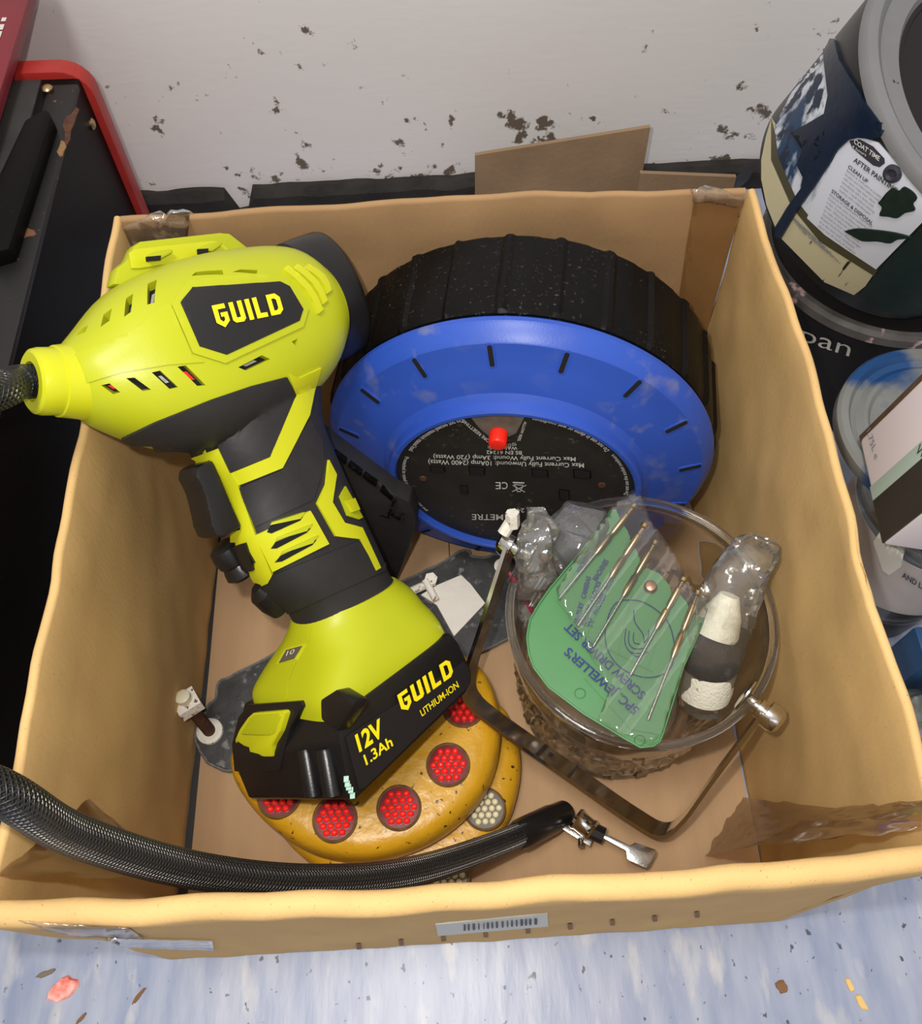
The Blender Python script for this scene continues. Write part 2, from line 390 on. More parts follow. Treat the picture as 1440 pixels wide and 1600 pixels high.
def weld(name, vs, fs, m, parent, d=1e-5, **k):
    bm = bmesh.new(); v = [bm.verts.new(p) for p in vs]
    for f in fs:
        try: bm.faces.new([v[i] for i in f])
        except ValueError: pass
    bmesh.ops.remove_doubles(bm, verts=bm.verts, dist=d)
    return bm_obj(name, bm, m, parent, **k)
def join(*ds):
    vs, fs = [], []
    for d in ds:
        o = len(vs); vs += list(d[0]); fs += [tuple(i + o for i in f) for f in d[1]]
    return vs, fs
def box_data(c, sx, sy, sz):
    """box from centre and three half vectors"""
    P = [c + sx * x + sy * y + sz * z for z in (-1, 1) for x, y in ((-1, -1), (1, -1), (1, 1), (-1, 1))]
    return P, [(3, 2, 1, 0), (4, 5, 6, 7), (0, 1, 5, 4), (1, 2, 6, 5), (2, 3, 7, 6), (3, 0, 4, 7)]

# surfaces that a print, a patch or an inlay is laid on: px -> (point, normal)
def on_plane(o, n):
    n = n.normalized(); n = n if n.dot(_f) < 0 else -n
    return lambda px, py: (apl(px, py, o, n), n)
def on_mesh(datas, fallback):
    vs, fs = join(*datas); t = BVHTree.FromPolygons([tuple(v) for v in vs], fs)
    def g(px, py):
        d = ray(px, py).normalized(); h = t.ray_cast(CAM, d)
        if h[0] is None:
            q = fallback(px, py); h = t.find_nearest(q)
        n = h[1] if h[1].dot(_f) < 0 else -h[1]
        return h[0], n
    return g
def patch_bm(poly, surf, lift, sink, step=9, bev=1.6):
    """raised pad with the given outline, following a surface"""
    bm = bmesh.new(); f = bm.faces.new([bm.verts.new((x, y, 0)) for x, y in poly])
    if bev:
        bmesh.ops.inset_region(bm, faces=[f], thickness=bev, use_even_offset=True, use_boundary=True)
    bmesh.ops.triangulate(bm, faces=bm.faces)
    xs = [p[0] for p in poly]; ys = [p[1] for p in poly]
    if step:
        for ax_, lo, hi in ((0, min(xs), max(xs)), (1, min(ys), max(ys))):
            k = int((hi - lo) / step)
            for i in range(1, k + 1):
                co = [0, 0, 0]; no = [0, 0, 0]; co[ax_] = lo + (hi - lo) * i / (k + 1); no[ax_] = 1
                bmesh.ops.bisect_plane(bm, geom=bm.verts[:] + bm.edges[:] + bm.faces[:], plane_co=co, plane_no=no, dist=1e-4)
    bmesh.ops.triangulate(bm, faces=bm.faces)
    bd = [e for e in bm.edges if e.is_boundary]; bv = set(v for e in bd for v in e.verts)
    info = {v: surf(v.co.x, v.co.y) for v in bm.verts}
    r = bmesh.ops.extrude_edge_only(bm, edges=bd); nv = [g for g in r['geom'] if isinstance(g, bmesh.types.BMVert)]
    for v in nv: info[v] = surf(v.co.x, v.co.y)
    nset = set(nv)
    for v, (p, n) in info.items():
        v.co = p + n * (-sink if v in nset else (lift * .6 if v in bv and bev else lift))
    bmesh.ops.recalc_face_normals(bm, faces=bm.faces)
    return bm
def patch(poly, surf, name, m, parent, lift=.0012, sink=.0015, step=9, bev=1.6, **k):
    return bm_obj(name, patch_bm(poly, surf, lift, sink, step, bev), m, parent, **k)

# lettering
_tc = {}
def text_mesh(s, bold=0, res=3):
    if (s, bold) in _tc: return _tc[(s, bold)]
    c = bpy.data.curves.new('lettering', 'FONT'); c.body = s; c.size = 1; c.resolution_u = res; c.offset = bold
    o = bpy.data.objects.new('lettering', c); COL.objects.link(o); bpy.context.view_layer.update()
    me = bpy.data.meshes.new_from_object(o.evaluated_get(bpy.context.evaluated_depsgraph_get()))
    bpy.data.objects.remove(o); bpy.data.curves.remove(c)
    vs = [v.co.copy() for v in me.vertices]; fs = [tuple(p.vertices) for p in me.polygons]; bpy.data.meshes.remove(me)
    x0, x1 = min(v.x for v in vs), max(v.x for v in vs)
    vs = [((v.x - x0) / (x1 - x0), v.y / .7) for v in vs]        # u 0..1, v: cap height 1
    _tc[(s, bold)] = (vs, fs); return vs, fs
GL = {'G': [[(0, 7), (4.4, 7), (4.4, 5.5), (1.6, 5.5), (1.6, 2.0), (2.5, 1.1), (3.2, 1.8), (3.2, 2.9), (2.2, 2.9), (2.2, 4.2), (4.7, 4.2), (4.7, 1.2), (2.5, -.8), (0, 1.2)]],
      'U': [[(0, 7), (1.6, 7), (1.6, 1.6), (3.0, 1.6), (3.0, 7), (4.6, 7), (4.6, .9), (3.7, 0), (.9, 0), (0, .9)]],
      'I': [[(0, 0), (0, 7), (1.6, 7), (1.6, 0)]],
      'L': [[(0, 0), (0, 7), (1.6, 7), (1.6, 1.5), (3.9, 1.5), (3.9, 0)]],
      'D': [[(0, 0), (0, 7), (3.2, 7), (4.6, 5.6), (4.6, 1.4), (3.2, 0)], [(1.5, 1.5), (1.5, 5.5), (2.5, 5.5), (3.1, 4.9), (3.1, 2.1), (2.5, 1.5)]]}
GW = {'G': 4.7, 'U': 4.6, 'I': 1.6, 'L': 3.9, 'D': 4.6}
def angular_word(s):
    vs, fs = [], []; x = 0
    for ch in s:
        bm = bmesh.new(); loops = GL[ch]
        if len(loops) == 1: bm.faces.new([bm.verts.new((a + x, b, 0)) for a, b in loops[0]])
        else:
            o = [bm.verts.new((a + x, b, 0)) for a, b in loops[0]]; i = [bm.verts.new((a + x, b, 0)) for a, b in loops[1]]
            for k in range(6): bm.faces.new((o[k], o[(k + 1) % 6], i[(k + 1) % 6], i[k]))
        bmesh.ops.triangulate(bm, faces=bm.faces); bm.verts.index_update(); off = len(vs)
        vs += [(v.co.x, v.co.y / 7) for v in bm.verts]; fs += [tuple(v.index + off for v in f.verts) for f in bm.faces]; bm.free()
        x += GW[ch] + 1.1
    return [(u / (x - 1.1), v) for u, v in vs], fs
def print_on(tm, surf, p0, p1, up, name, m, parent, lift=.0005, shear=None, **k):
    """flat print: baseline p0 -> p1, capitals as tall as the vector up (photo px), laid on surf"""
    vs, fs = tm; out = []
    for u, v in vs:
        x = p0[0] + (p1[0] - p0[0]) * u + up[0] * v; y = p0[1] + (p1[1] - p0[1]) * u + up[1] * v
        p, n = surf(x, y); out.append(p + n * lift)
    return mesh(name, out, fs, m, parent, smooth=False, **k)
def words(s, surf, p0, p1, up, m, parent, name='lettering', bold=0, lift=.0005, **k):
    return print_on(text_mesh(s, bold), surf, p0, p1, up, name, m, parent, lift, **k)

def line_mesh(segs, surf, wpx, name, m, parent, lift=.0006):
    ds = []
    for (x0, y0), (x1, y1) in segs:
        d = V((x1 - x0, y1 - y0)); l = d.length or 1; q = V((-d.y, d.x)) / l * wpx / 2
        P = [surf(x0 + q.x, y0 + q.y), surf(x1 + q.x, y1 + q.y), surf(x1 - q.x, y1 - q.y), surf(x0 - q.x, y0 - q.y)]
        ds.append(([p + n * lift for p, n in P], [(0, 1, 2, 3)]))
    return mesh(name, *join(*ds), m, parent, smooth=False)

# ================================================================== setting
WY, WR = .725, .02
def wall_y(x): return WY + x * WR
def slab(name, c, s, m, rot=0, kind='structure', bev=0):
    return tag(bx(c, s, name, m, None, bev, rot), kind=kind)
tag(bx((0, .2, -.01), (3.2, 2.8, .02), 'floor', M['floor'], None), kind='structure')
tag(bx((0, WY + .03, .9), (3.2, .06, 1.8), 'wall_back', M['wall'], None, rot=math.atan(WR)), kind='structure')
def skirting():
    vs, fs = [], []; n = 160
    for i in range(n + 1):
        x = -.8 + 1.6 * i / n
        for k, (dy, z) in enumerate(((0, 0), (-.012, 0), (-.012, .022), (-.006, .03), (0, .031))):
            j = noise.noise(V((x * 30, k * 3, 1))) * .0035
            gap = .6 if -.21 + .31 * 0 < x < -.2 else 1
            vs.append(V((x, wall_y(x) + dy * gap + (j if k > 1 else 0) * .5, z * (1 if gap == 1 else .1) + (j if k > 1 else 0))))
    for i in range(n):
        for k in range(4): a = i * 5 + k; fs.append((a, a + 5, a + 6, a + 1))
    return tag(mesh('trim_1', vs, fs, M['skirt'], None), kind='structure')
skirting()
# old cardboard sheets between the box and the wall
def sheet(name, label, pts, y, m, group=None, t=.004):
    P = [ay(px, py, y) for px, py in pts]; lo = [V((p.x, p.y - .012, .0005)) for p in (P[1], P[0])]
    o = prism(P[:2] + [lo[0], lo[1]], V((0, t, 0)), name, m, None, base=(P[0].x, y, 0), sharp=20)
    return tag(o, label, 'cardboard', group)
sheet('cardboard_sheet', 'torn upright brown cardboard sheet leaning against the white wall behind the box', [(742, 243), (1016, 199)], .655, M['card_old'])
sheet('cardboard_sheet', 'low strip of brown cardboard behind the box, right of the upright torn sheet', [(1000, 271), (1150, 277)], .61, M['card_old'])
P = [az(1128, 300, .06), az(1142, 296, .06), az(1180, 262, .1), az(1163, 262, .1)]
tag(prism(P, V((.0, .006, -.02)), 'plastic_strip', M['grey_steel'], None, .0008, base=tuple(P[0])), 'grey plastic strip poking up behind the box beside the paint bucket', 'strip')

# ================================================================== cardboard box
box = thing('cardboard_box', 'open brown cardboard box holding tools, its front rim folded over', 'box', (0, .2, 0))
def wall_panel(name, B0, B1, T0, T1, out, t, bulge, seed, m=M['card'], fold=.0, crease=.03, foldlen=.1):
    B0, B1, T0, T1, out = (V(p) for p in (B0, B1, T0, T1, out)); nu, vs, fs = 56, [], []
    prof = [(i / 22, 0, 0) for i in range(22)]
    for k in range(7):
        a = PI * k / 6; prof.append((1, t / 2 + fold / 2 - (t / 2 + fold / 2) * math.cos(a), math.sin(a) * (t + fold) * .5))
    prof += [(1 - i / 14 * .995, t + fold * max(0, 1 - i / 14 * 2.2), 0) for i in range(1, 15)]
    for i in range(nu + 1):
        u = i / nu; b = B0.lerp(B1, u); q = T0.lerp(T1, u)
        for f, o, dz in prof:
            p = b.lerp(q, f); n1 = noise.noise(V((u * 5 + seed, f * 3, 0))); n2 = noise.noise(V((u * 16 + seed, f * 9, 4)))
            d = bulge * math.sin(PI * u) * math.sin(PI * min(1, f * .9 + .1) * .62) + n1 * .0035 * f + n2 * .0011
            d += (abs(noise.noise(V((u * 3.1 + seed * 2 + f * 1.7, f * 1.3, 7)))) ** .5 - .5) * .0034 * f
            d -= crease * .1 * math.exp(-((f - .9) / .012) ** 2) * .45
            vs.append(p + out * (o + d) + V((0, 0, dz + noise.noise(V((u * 7 + seed, 9, 0))) * .0016 * f)))
    m_ = len(prof)
    for i in range(nu):
        for k in range(m_ - 1): a = i * m_ + k; fs.append((a, a + m_, a + m_ + 1, a + 1))
        fs.append((i * m_, i * m_ + m_ - 1, (i + 1) * m_ + m_ - 1, (i + 1) * m_))
    fs += [tuple(range(m_))[::-1], tuple(range(nu * m_, (nu + 1) * m_))]
    PAN[name] = (vs, fs)
    return mesh(name, vs, fs, m, box, sharp=50)
PAN = {}
HB = .28
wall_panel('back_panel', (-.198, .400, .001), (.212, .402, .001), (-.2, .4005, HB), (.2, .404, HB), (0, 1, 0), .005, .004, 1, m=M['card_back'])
wall_panel('left_panel', (-.2045, -.004, .001), (-.198, .403, .001), (-.2005, -.002, HB), (-.2005, .404, HB), (-1, 0, 0), .005, -.004, 5)
wall_panel('right_panel', (.2125, -.004, .001), (.2125, .404, .001), (.2015, .0, HB), (.2015, .406, HB), (1, 0, 0), .005, .003, 9, crease=.012)
wall_panel('front_panel', (-.2045, -.003, .001), (.212, .001, .001), (-.2, .002, HB - .001), (.2, .006, HB - .001), (0, -1, 0), .005, .004, 13, fold=.006)
def flap(x0, x1, z, seed):
    vs, fs = [], []; nx, ny = 14, 26
    for s in (0, 1):
        for i in range(nx + 1):
            for j in range(ny + 1):
                u, v = i / nx, j / ny; wv = noise.noise(V((u * 2 + seed, v * 3, 2))) * .0012 + noise.noise(V((u * 9 + seed, v * 7, 2))) * .0004
                vs.append(V((x0 + (x1 - x0) * u, .001 + .398 * v, z + wv * (1 if not s else 1) - (0 if s else .0018))))
    k = (nx + 1) * (ny + 1)
    for s in (0, 1):
        for i in range(nx):
            for j in range(ny): a = s * k + i * (ny + 1) + j; fs.append((a, a + ny + 1, a + ny + 2, a + 1))
    ring = [i * (ny + 1) for i in range(nx + 1)] + [nx * (ny + 1) + j for j in range(1, ny + 1)] + [i * (ny + 1) + ny for i in range(nx - 1, -1, -1)] + [j for j in range(ny - 1, 0, -1)]
    for i in range(len(ring)): a, b = ring[i], ring[(i + 1) % len(ring)]; fs.append((a, b, b + k, a + k))
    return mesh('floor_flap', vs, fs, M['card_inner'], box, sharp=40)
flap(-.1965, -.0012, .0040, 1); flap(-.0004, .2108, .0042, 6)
bx((.003, .2, .0011), (.414, .396, .0012), 'gap_shade_sheet', M['rubber'], box)['label'] = 'dark sheet standing for shade in the floor gaps'  # dark sheet added below the flaps to stand for shade in their gaps
# packing tape: strips over the rims and gussets in the corners
def tape_sheet(pts, m, name='packing_tape', n=18, amp=.0016, seed=0, label=None):
    """quad of crumpled film between four corner points"""
    a, b, c, d = (V(p) for p in pts); vs, fs = [], []; nn = (b - a).cross(d - a).normalized()
    for i in range(n + 1):
        for j in range(n + 1):
            u, v = i / n, j / n; p = a.lerp(b, u).lerp(d.lerp(c, u), v)
            e = noise.noise(V((u * 6 + seed, v * 6, seed))) * amp + noise.noise(V((u * 19 + seed, v * 15, 3))) * amp * .4
            vs.append(p + nn * e)
    for i in range(n):
        for j in range(n): q = i * (n + 1) + j; fs.append((q, q + n + 1, q + n + 2, q + 1))
    o = mesh(name, vs, fs, m, box, sharp=None)
    if label: o['label'] = label
    return o
bks = on_mesh([PAN['back_panel']], lambda x, y: ay(x, y, .4)); lfs = on_mesh([PAN['left_panel']], lambda x, y: ax(x, y, -.2))
rgs = on_mesh([PAN['right_panel']], lambda x, y: ax(x, y, .204)); frs = on_mesh([PAN['front_panel']], lambda x, y: ay(x, y, -.012))
def tape(poly, surf, m, lift=.0006, label=None, amp=.0006, seed=1):
    def g(x, y):
        p, n = surf(x, y); return p + n * (amp * (1 + noise.noise(V((x * .05 + seed, y * .05, seed))) + noise.noise(V((x * .14, y * .14, seed))) * .5)), n
    o = patch(poly, g, 'packing_tape', m, box, lift, .0, 10, 0, sharp=None)
    if label: o['label'] = label
tape([(1086, 299), (1163, 308), (1154, 345), (1106, 520), (1052, 520), (1072, 380)], bks, M['tape'])
tape([(1083, 294), (1120, 297), (1163, 308), (1160, 324), (1118, 314), (1081, 310)], bks, M['tape_clear'], .0012, 'shiny fold of clear tape', .0014, 4)
tape([(190, 350), (240, 338), (298, 326), (292, 372), (250, 392), (196, 420)], bks, M['tape_clear'], .001, 'crumpled clear tape', .0018, 7)
tape_sheet([az(1101, 1337, .009), ax(1158, 1246, .208), ax(1300, 1262, .2025), V((.13, .012, .256))], M['tape_brown'], seed=6, amp=.002, label='brown tape gusset')
tape_sheet([V((.13, .012, .256)), ax(1300, 1262, .2025), ax(1445, 1250, .198), V((.197, .012, .281))], M['tape_brown'], seed=7, amp=.002, label='brown tape gusset')
tape_sheet([V((-.198, .012, .284)), V((-.1975, .06, .20)), V((-.15, .018, .16)), V((-.11, .0095, .255))], M['tape_brown'], seed=8, amp=.002, label='brown tape gusset')
tape([(1345, 802), (1363, 796), (1373, 904), (1356, 906)], rgs, M['tape'])
tape([(170, 1463), (332, 1467), (335, 1483), (168, 1476)], frs, M['tape_clear'])
tape([(30, 1437), (200, 1448), (225, 1464), (120, 1460)], frs, M['tape_clear'])
fl = patch([(680, 1443), (855, 1426), (856, 1446), (684, 1461)], frs, 'barcode_label', M['white_ink'], box, .0006, .0004, 12, 0)
fl['label'] = 'white bar-code label'
bars = []
for k in range(16):
    x = 724 + k * 7.4 + random.random() * 2; wd = 1.2 + random.random() * 3; y = 1450.5 - (x - 684) * .088
    bars.append(((x, y - 5), (x + .2, y + 4), wd))
for a, b, wd in bars: line_mesh([(a, b)], frs, wd, 'printed_bar', M['label_dark'], fl, .0012)
for k in range(9):
    x, y = 560 + k * 66, 1478 - k * 6.2; line_mesh([((x, y - 5), (x + 1, y + 4))], frs, 7, 'printed_mark', M['card_edge'], box, .0006)

# ================================================================== cable reel (stands on its edge against the back of the box)
RC = V((.0514, .3023, .1425)); ya, le = -.1664, .0465
REX = V((math.cos(ya), math.sin(ya), 0)); REY = V((-math.sin(ya) * math.sin(le), math.cos(ya) * math.sin(le), math.cos(le))); RAX = REX.cross(REY)
def rp(x, y, h): return RC + REX * x + REY * y + RAX * h
def rpx(px, py, h=.028): return apl(px, py, RC + RAX * h, RAX)
def rloc(px, py, h=.028):
    p = rpx(px, py, h) - RC; return p.dot(REX), p.dot(REY)
reel = thing('cable_reel', 'blue and black round extension cable reel standing on edge in the box', 'cable reel', (RC.x, RC.y, .006))
def ribs(t, j, r, h):
    if j in (0, 1, 8, 9): return 0
    a = (t / (2 * PI) * 26) % 1
    return .0016 if (a < .1 or .42 < a < .5) else (-.0006 if a < .42 else 0)
vs, fs = lathe_data(RC, RAX, REX, [(.06, -.074), (.128, -.074), (.1355, -.072), (.1375, -.069), (.1375, -.05), (.1375, -.03), (.1375, -.012), (.1365, -.006), (.136, -.004), (.09, -.004)], 312, mod=ribs)
mesh('drum', vs, fs, M['reel_black'], reel, sharp=25)
vs, fs = lathe_data(RC, RAX, REX, [(.08, -.004), (.134, -.004), (.1366, -.001), (.1366, .002), (.1355, .0045), (.1295, .0125), (.1285, .0133), (.118, .0155), (.1115, .0175), (.109, .0185), (.094, .0225), (.0895, .0262), (.0885, .0315), (.0868, .033), (.0845, .033), (.0836, .0318), (.0834, .0265), (.05, .0265)], 128)
mesh('face_ring', vs, fs, M['blue'], reel, sharp=22)
vs, fs = lathe_data(RC, RAX, REX, [(.0, .024), (.0828, .024), (.0834, .0275), (.0828, .028), (.0, .028)], 96)
weld('centre_disc', vs, fs, M['reel_disc'], reel)
rs = on_plane(RC + RAX * .028, RAX)
cone = [lathe_data(RC, RAX, REX, [(.1295, .0125), (.1285, .0133), (.118, .0155), (.1115, .0175), (.109, .0185), (.094, .0225)], 128)]
for k in range(16):                                     # vent slots around the face, a dark pill in a small raised surround
    t = math.radians(99.9 + 22.6 * k); d = REX * math.cos(t) + REY * math.sin(t); q = REX * -math.sin(t) + REY * math.cos(t)
    for nm, wd, ln, m, hh in (('vent_rim', .0026, .0115, M['blue'], .0158), ('vent_slot', .0016, .0098, M['dark'], .0161)):
        pts = []
        for i in range(16):
            a = 2 * PI * i / 16; cx = math.copysign(ln - wd, math.cos(a)) + math.cos(a) * wd; cy = math.sin(a) * wd
            rr = .1205 + cx * .75; pts.append(RC + d * rr + q * cy + RAX * (hh + (.1205 - rr) * .25))
        prism(pts, RAX * -.003, nm, m, reel, sharp=40)
# reset recess and button, on the upper edge of the centre disc
o = prism([rs(*p)[0] + RAX * .0006 for p in ((732, 647), (757, 643), (795, 643), (820, 649), (806, 676), (788, 684), (764, 681), (749, 668))], RAX * -.002, 'reset_recess', M['dust'], reel)
bo = rpx(779, 676, .028); o = cyl(bo, bo + RAX * .0105, .0062, 'reset_button', M['red_btn'], reel, prof=[(0, .0062), (.85, .0060), (.97, .0054), (1, .0046)])
o['label'] = 'red reset button'
for q in ([(673, 729), (693, 730), (694, 736), (674, 736)], [(734, 729), (756, 731), (756, 741), (735, 740)], [(832, 733), (854, 735), (855, 744), (833, 743)], [(897, 734), (921, 736), (921, 746), (898, 745)], [(719, 759), (730, 760), (731, 771), (720, 770)], [(874, 765), (888, 767), (889, 781), (875, 779)]):
    c = sum((V((x, y)) for x, y in q), V((0, 0))) / 4
    big = [tuple(c + (V(p) - c) * 1.18) for p in q]
    s = prism([rs(*p)[0] + RAX * .0005 for p in big], RAX * -.002, 'socket_hole', M['reel_black'], reel)
    prism([rs(*p)[0] + RAX * .0008 for p in q], RAX * -.002, 'socket_slot', M['dark'], s)
for c in ((661, 747), (940, 757)):
    b = rpx(*c); cyl(b, b + RAX * .0012, .0026, 'screw', M['rust'], reel, n=14)
def rt(s, p0, p1, up, **k): return words(s, rs, p0, p1, up, M['white_ink'], reel, bold=.006, **k)
rt('Max Current Fully Unwound: 10Amp (2400 Watts)', (912, 723), (669, 717.5), (0, 7))
rt('Max Current Fully Wound: 3Amp (720 Watts)', (899, 713.5), (677, 709.6), (0, 6.5))
rt('BS EN 61242', (815, 704), (760, 703), (0, 5.5)); rt('WARNING:', (808, 697), (762, 696), (0, 5))
rt('ALLOW REEL', (819, 657), (808, 688), (4.2, 1.6)); rt('TO COOL', (806, 690), (784, 695), (1, 4.5)); rt('BEFORE RESETTING', (774, 694), (724, 654), (-3, 4))
rt('METRE', (786, 803), (737, 802.5), (0, 9)); rt('240V', (819, 793.5), (793, 793), (0, 6.5)); rt('C', (793, 752.5), (784, 752.5), (0, 11)); rt('E', (782, 752.5), (774, 752.5), (0, 11))
def ring_text(s, p0, p1, h):
    a, b = rloc(*p0), rloc(*p1); r0 = .0795; t0, t1 = math.atan2(a[1], a[0]), math.atan2(b[1], b[0])
    if t1 - t0 > PI: t1 -= 2 * PI
    if t0 - t1 > PI: t1 += 2 * PI
    vs, fs = text_mesh(s, .008)
    mesh('lettering', [rp((r0 - h * v) * math.cos(t0 + (t1 - t0) * u), (r0 - h * v) * math.sin(t0 + (t1 - t0) * u), .0285) for u, v in vs], fs, M['white_ink'], reel, smooth=False)
ring_text('Do not use in damp or wet conditions.', (946, 705), (829, 656), .0034)
ring_text('Do not use the socket outdoors', (976, 772), (948, 712), .0028)
ring_text('Do not exceed maximum stated load', (722, 655), (637, 702), .0034)
ring_text('Protected in rated thermal power cut out', (632, 712), (676, 795), .0028)
line_mesh([((801, 752.3), (819, 753)), ((801, 753.3), (819, 754)), ((803, 756), (817, 757)), ((804, 756), (808, 767)), ((817, 757), (813, 767)), ((808, 767), (813, 767)), ((800, 767), (822, 757)), ((801, 757), (820, 768))], rs, 1.1, 'bin_symbol', M['white_ink'], reel)
# black ribbed folding foot in front of the face
def rpo(px, py, h): return rpx(px, py, h)
fp = [rpo(478, 655, .04), rpo(499, 687, .045), rpo(617, 774, .05), rpo(640, 785, .05), rpo(650, 811, .05), rpo(648, 832, .05), rpo(619, 908, .056), rpo(600, 905, .056), rpo(545, 790, .056)]
ft = prism(fp, RAX * -.014, 'folding_foot', M['rubber'], reel, .0015)
ft['label'] = 'black ribbed folding foot'
fs_ = on_plane(RC + RAX * .051, RAX)
for a, b in (((505, 693), (516, 706)), ((522, 708), (541, 722)), ((546, 726), (565, 740)), ((569, 743), (589, 757)), ((596, 764), (614, 779))):
    d = (V(b) - V(a)).normalized(); q = V((-d.y, d.x)) * 5
    pad = [V(a), V(b), V(b) + q, V(a) + q]
    prism([rpx(p.x, p.y, .052 - .000 * i) for i, p in enumerate(pad)], RAX * -.004, 'rib', M['reel_black'], ft, .0004)
for pl in ([(617, 781), (607, 808), (596, 804), (571, 806)], [(607, 800), (625, 812), (629, 803)], [(592, 838), (606, 850), (611, 845)], [(592, 838), (600, 822)]):
    tube([rpx(x, y, .053) for x, y in pl], .0013, 'rib', M['reel_black'], ft, n=8)

# ================================================================== hand-held inflator
QN, QC, QB = az(70, 600, .335), az(510, 430, .265), az(550, 1090, .14)
IN = (QC - QN).cross(QB - QN).normalized()
if IN.dot(_f) > 0: IN = -IN
def cp(px, py, h=0): return apl(px, py, QN + IN * h, IN)
inf = thing('hand_inflator', 'lime green and black cordless inflator lying across the box with its hose', 'inflator', tuple(cp(520, 1200, -.045)))
def sec(L, R, hd, e=2.4, k=.45, hc=0):
    """section from its two outline pixels: left edge at -k*hd, right edge at +k*hd"""
    a, b = cp(*L, hc - k * hd) + IN * (k * hd), cp(*R, hc + k * hd) - IN * (k * hd)
    return ((a + b) / 2, (b - a) / 2, IN * hd, e)
def usec(U, D, hd, e=2.4, hc=0): a, b = cp(*U, hc), cp(*D, hc); return ((a + b) / 2, (b - a) / 2, IN * hd, e)
bsec = densify([usec((88, 548), (122, 648), .0165, 2.0), usec((112, 520), (165, 672), .026, 2.1), usec((166, 458), (247, 700), .037, 2.3), usec((232, 423), (322, 702), .042, 2.5), usec((300, 403), (398, 668), .044, 2.6), usec((378, 392), (462, 628), .044, 2.5), usec((424, 393), (492, 596), .0425, 2.3), usec((450, 408), (508, 560), .038, 2.1)], 5)
body_d = loft_data(bsec, 64)
hsec = densify([sec((262, 640), (505, 560), .034, 2.6), sec((300, 722), (505, 648), .031, 2.6), sec((338, 780), (534, 724), .028, 2.5), sec((358, 850), (573, 806), .027, 2.4), sec((398, 915), (602, 868), .027, 2.3), sec((440, 955), (612, 895), .027, 2.3), sec((455, 982), (628, 912), .028, 2.3)], 5)
hand_d = loft_data(hsec, 48)
base_s = densify([sec((452, 966), (620, 900), .0285, 2.3), sec((448, 988), (640, 914), .031, 2.6), sec((428, 1014), (668, 937), .037, 3.2, .7), sec((396, 1060), (692, 962), .043, 5, .85), sec((382, 1085), (706, 984), .0455, 7, .95), sec((386, 1108), (712, 1000), .0455, 7, .95)], 4)
base_d = loft_data(base_s, 64)
def fall(px, py): return cp(px, py, .01)
surf_b = on_mesh([body_d, hand_d], fall); surf_body = on_mesh([body_d], fall); surf_h = on_mesh([hand_d], fall); surf_base = on_mesh([base_d], fall)

# body shell with its vents cut through
def px_prism(poly, surf, up, down):
    ctr = V((sum(p[0] for p in poly) / len(poly), sum(p[1] for p in poly) / len(poly))); n = surf(ctr.x, ctr.y)[1]
    P = [surf(*p)[0] for p in poly]; k = len(P)
    return [p + n * up for p in P] + [p - n * down for p in P], [tuple(range(k)), tuple(range(k, 2 * k))[::-1]] + [(i, i + k, (i + 1) % k + k, (i + 1) % k) for i in range(k)]
VENTS = [[(118, 525), (128, 513), (138, 508), (133, 519)], [(157, 511), (162, 491), (175, 482), (171, 501)], [(194, 495), (197, 466), (208, 459), (205, 487)], [(230, 476), (231, 443), (245, 437), (241, 473)],
         [(158, 602), (171, 599), (188, 613), (177, 616)], [(197, 591), (210, 590), (236, 609), (223, 611)], [(237, 582), (250, 579), (278, 605), (265, 608)], [(277, 573), (290, 571), (321, 602), (308, 603)],
         [(372, 574), (409, 555), (422, 561), (384, 579)], [(456, 534), (465, 529), (462, 541)], [(299, 431), (306, 425), (347, 422), (349, 429)], [(363, 425), (375, 421), (402, 422), (401, 428)]]
body = mesh('body', *body_d, M['lime'], inf, sharp=40)
cut_vs, cut_fs = join(*[px_prism(v, surf_body, .006, .0055) for v in VENTS])
cutter = mesh('vent_cutter', cut_vs, cut_fs, M['lime'], None, smooth=False)
bo_ = body.modifiers.new('vents', 'BOOLEAN'); bo_.operation = 'DIFFERENCE'; bo_.object = cutter; bo_.solver = 'EXACT'
bpy.context.view_layer.update()
me = bpy.data.meshes.new_from_object(body.evaluated_get(bpy.context.evaluated_depsgraph_get()))
body.modifiers.clear(); old = body.data; body.data = me; bpy.data.meshes.remove(old); me.name = 'body'
bpy.data.objects.remove(cutter)
me.polygons.foreach_set('use_smooth', [True] * len(me.polygons)); me.set_sharp_from_angle(angle=math.radians(38))
def shrink(poly, k):
    c = V((sum(p[0] for p in poly) / len(poly), sum(p[1] for p in poly) / len(poly))); return [tuple(c + (V(p) - c) * k) for p in poly]
for i, v in enumerate(VENTS):
    P = [surf_body(*p) for p in shrink(v, 1.25)]; n = P[0][1]
    o = mesh('vent_shade_backing', [p - q * .0048 for p, q in P], [tuple(range(len(P)))], M['dark'], body, smooth=False)  # flat dark backing, its colour stands in for shade inside the vent
    if i in (4, 6, 7, 8, 1, 2, 3):
        c = shrink(v, .45); P = [surf_body(*p) for p in c]
        prism([p - q * .004 for p, q in P], n * -.001, 'motor_part', M['red_btn'] if i in (4, 7) else M['steel'], body)
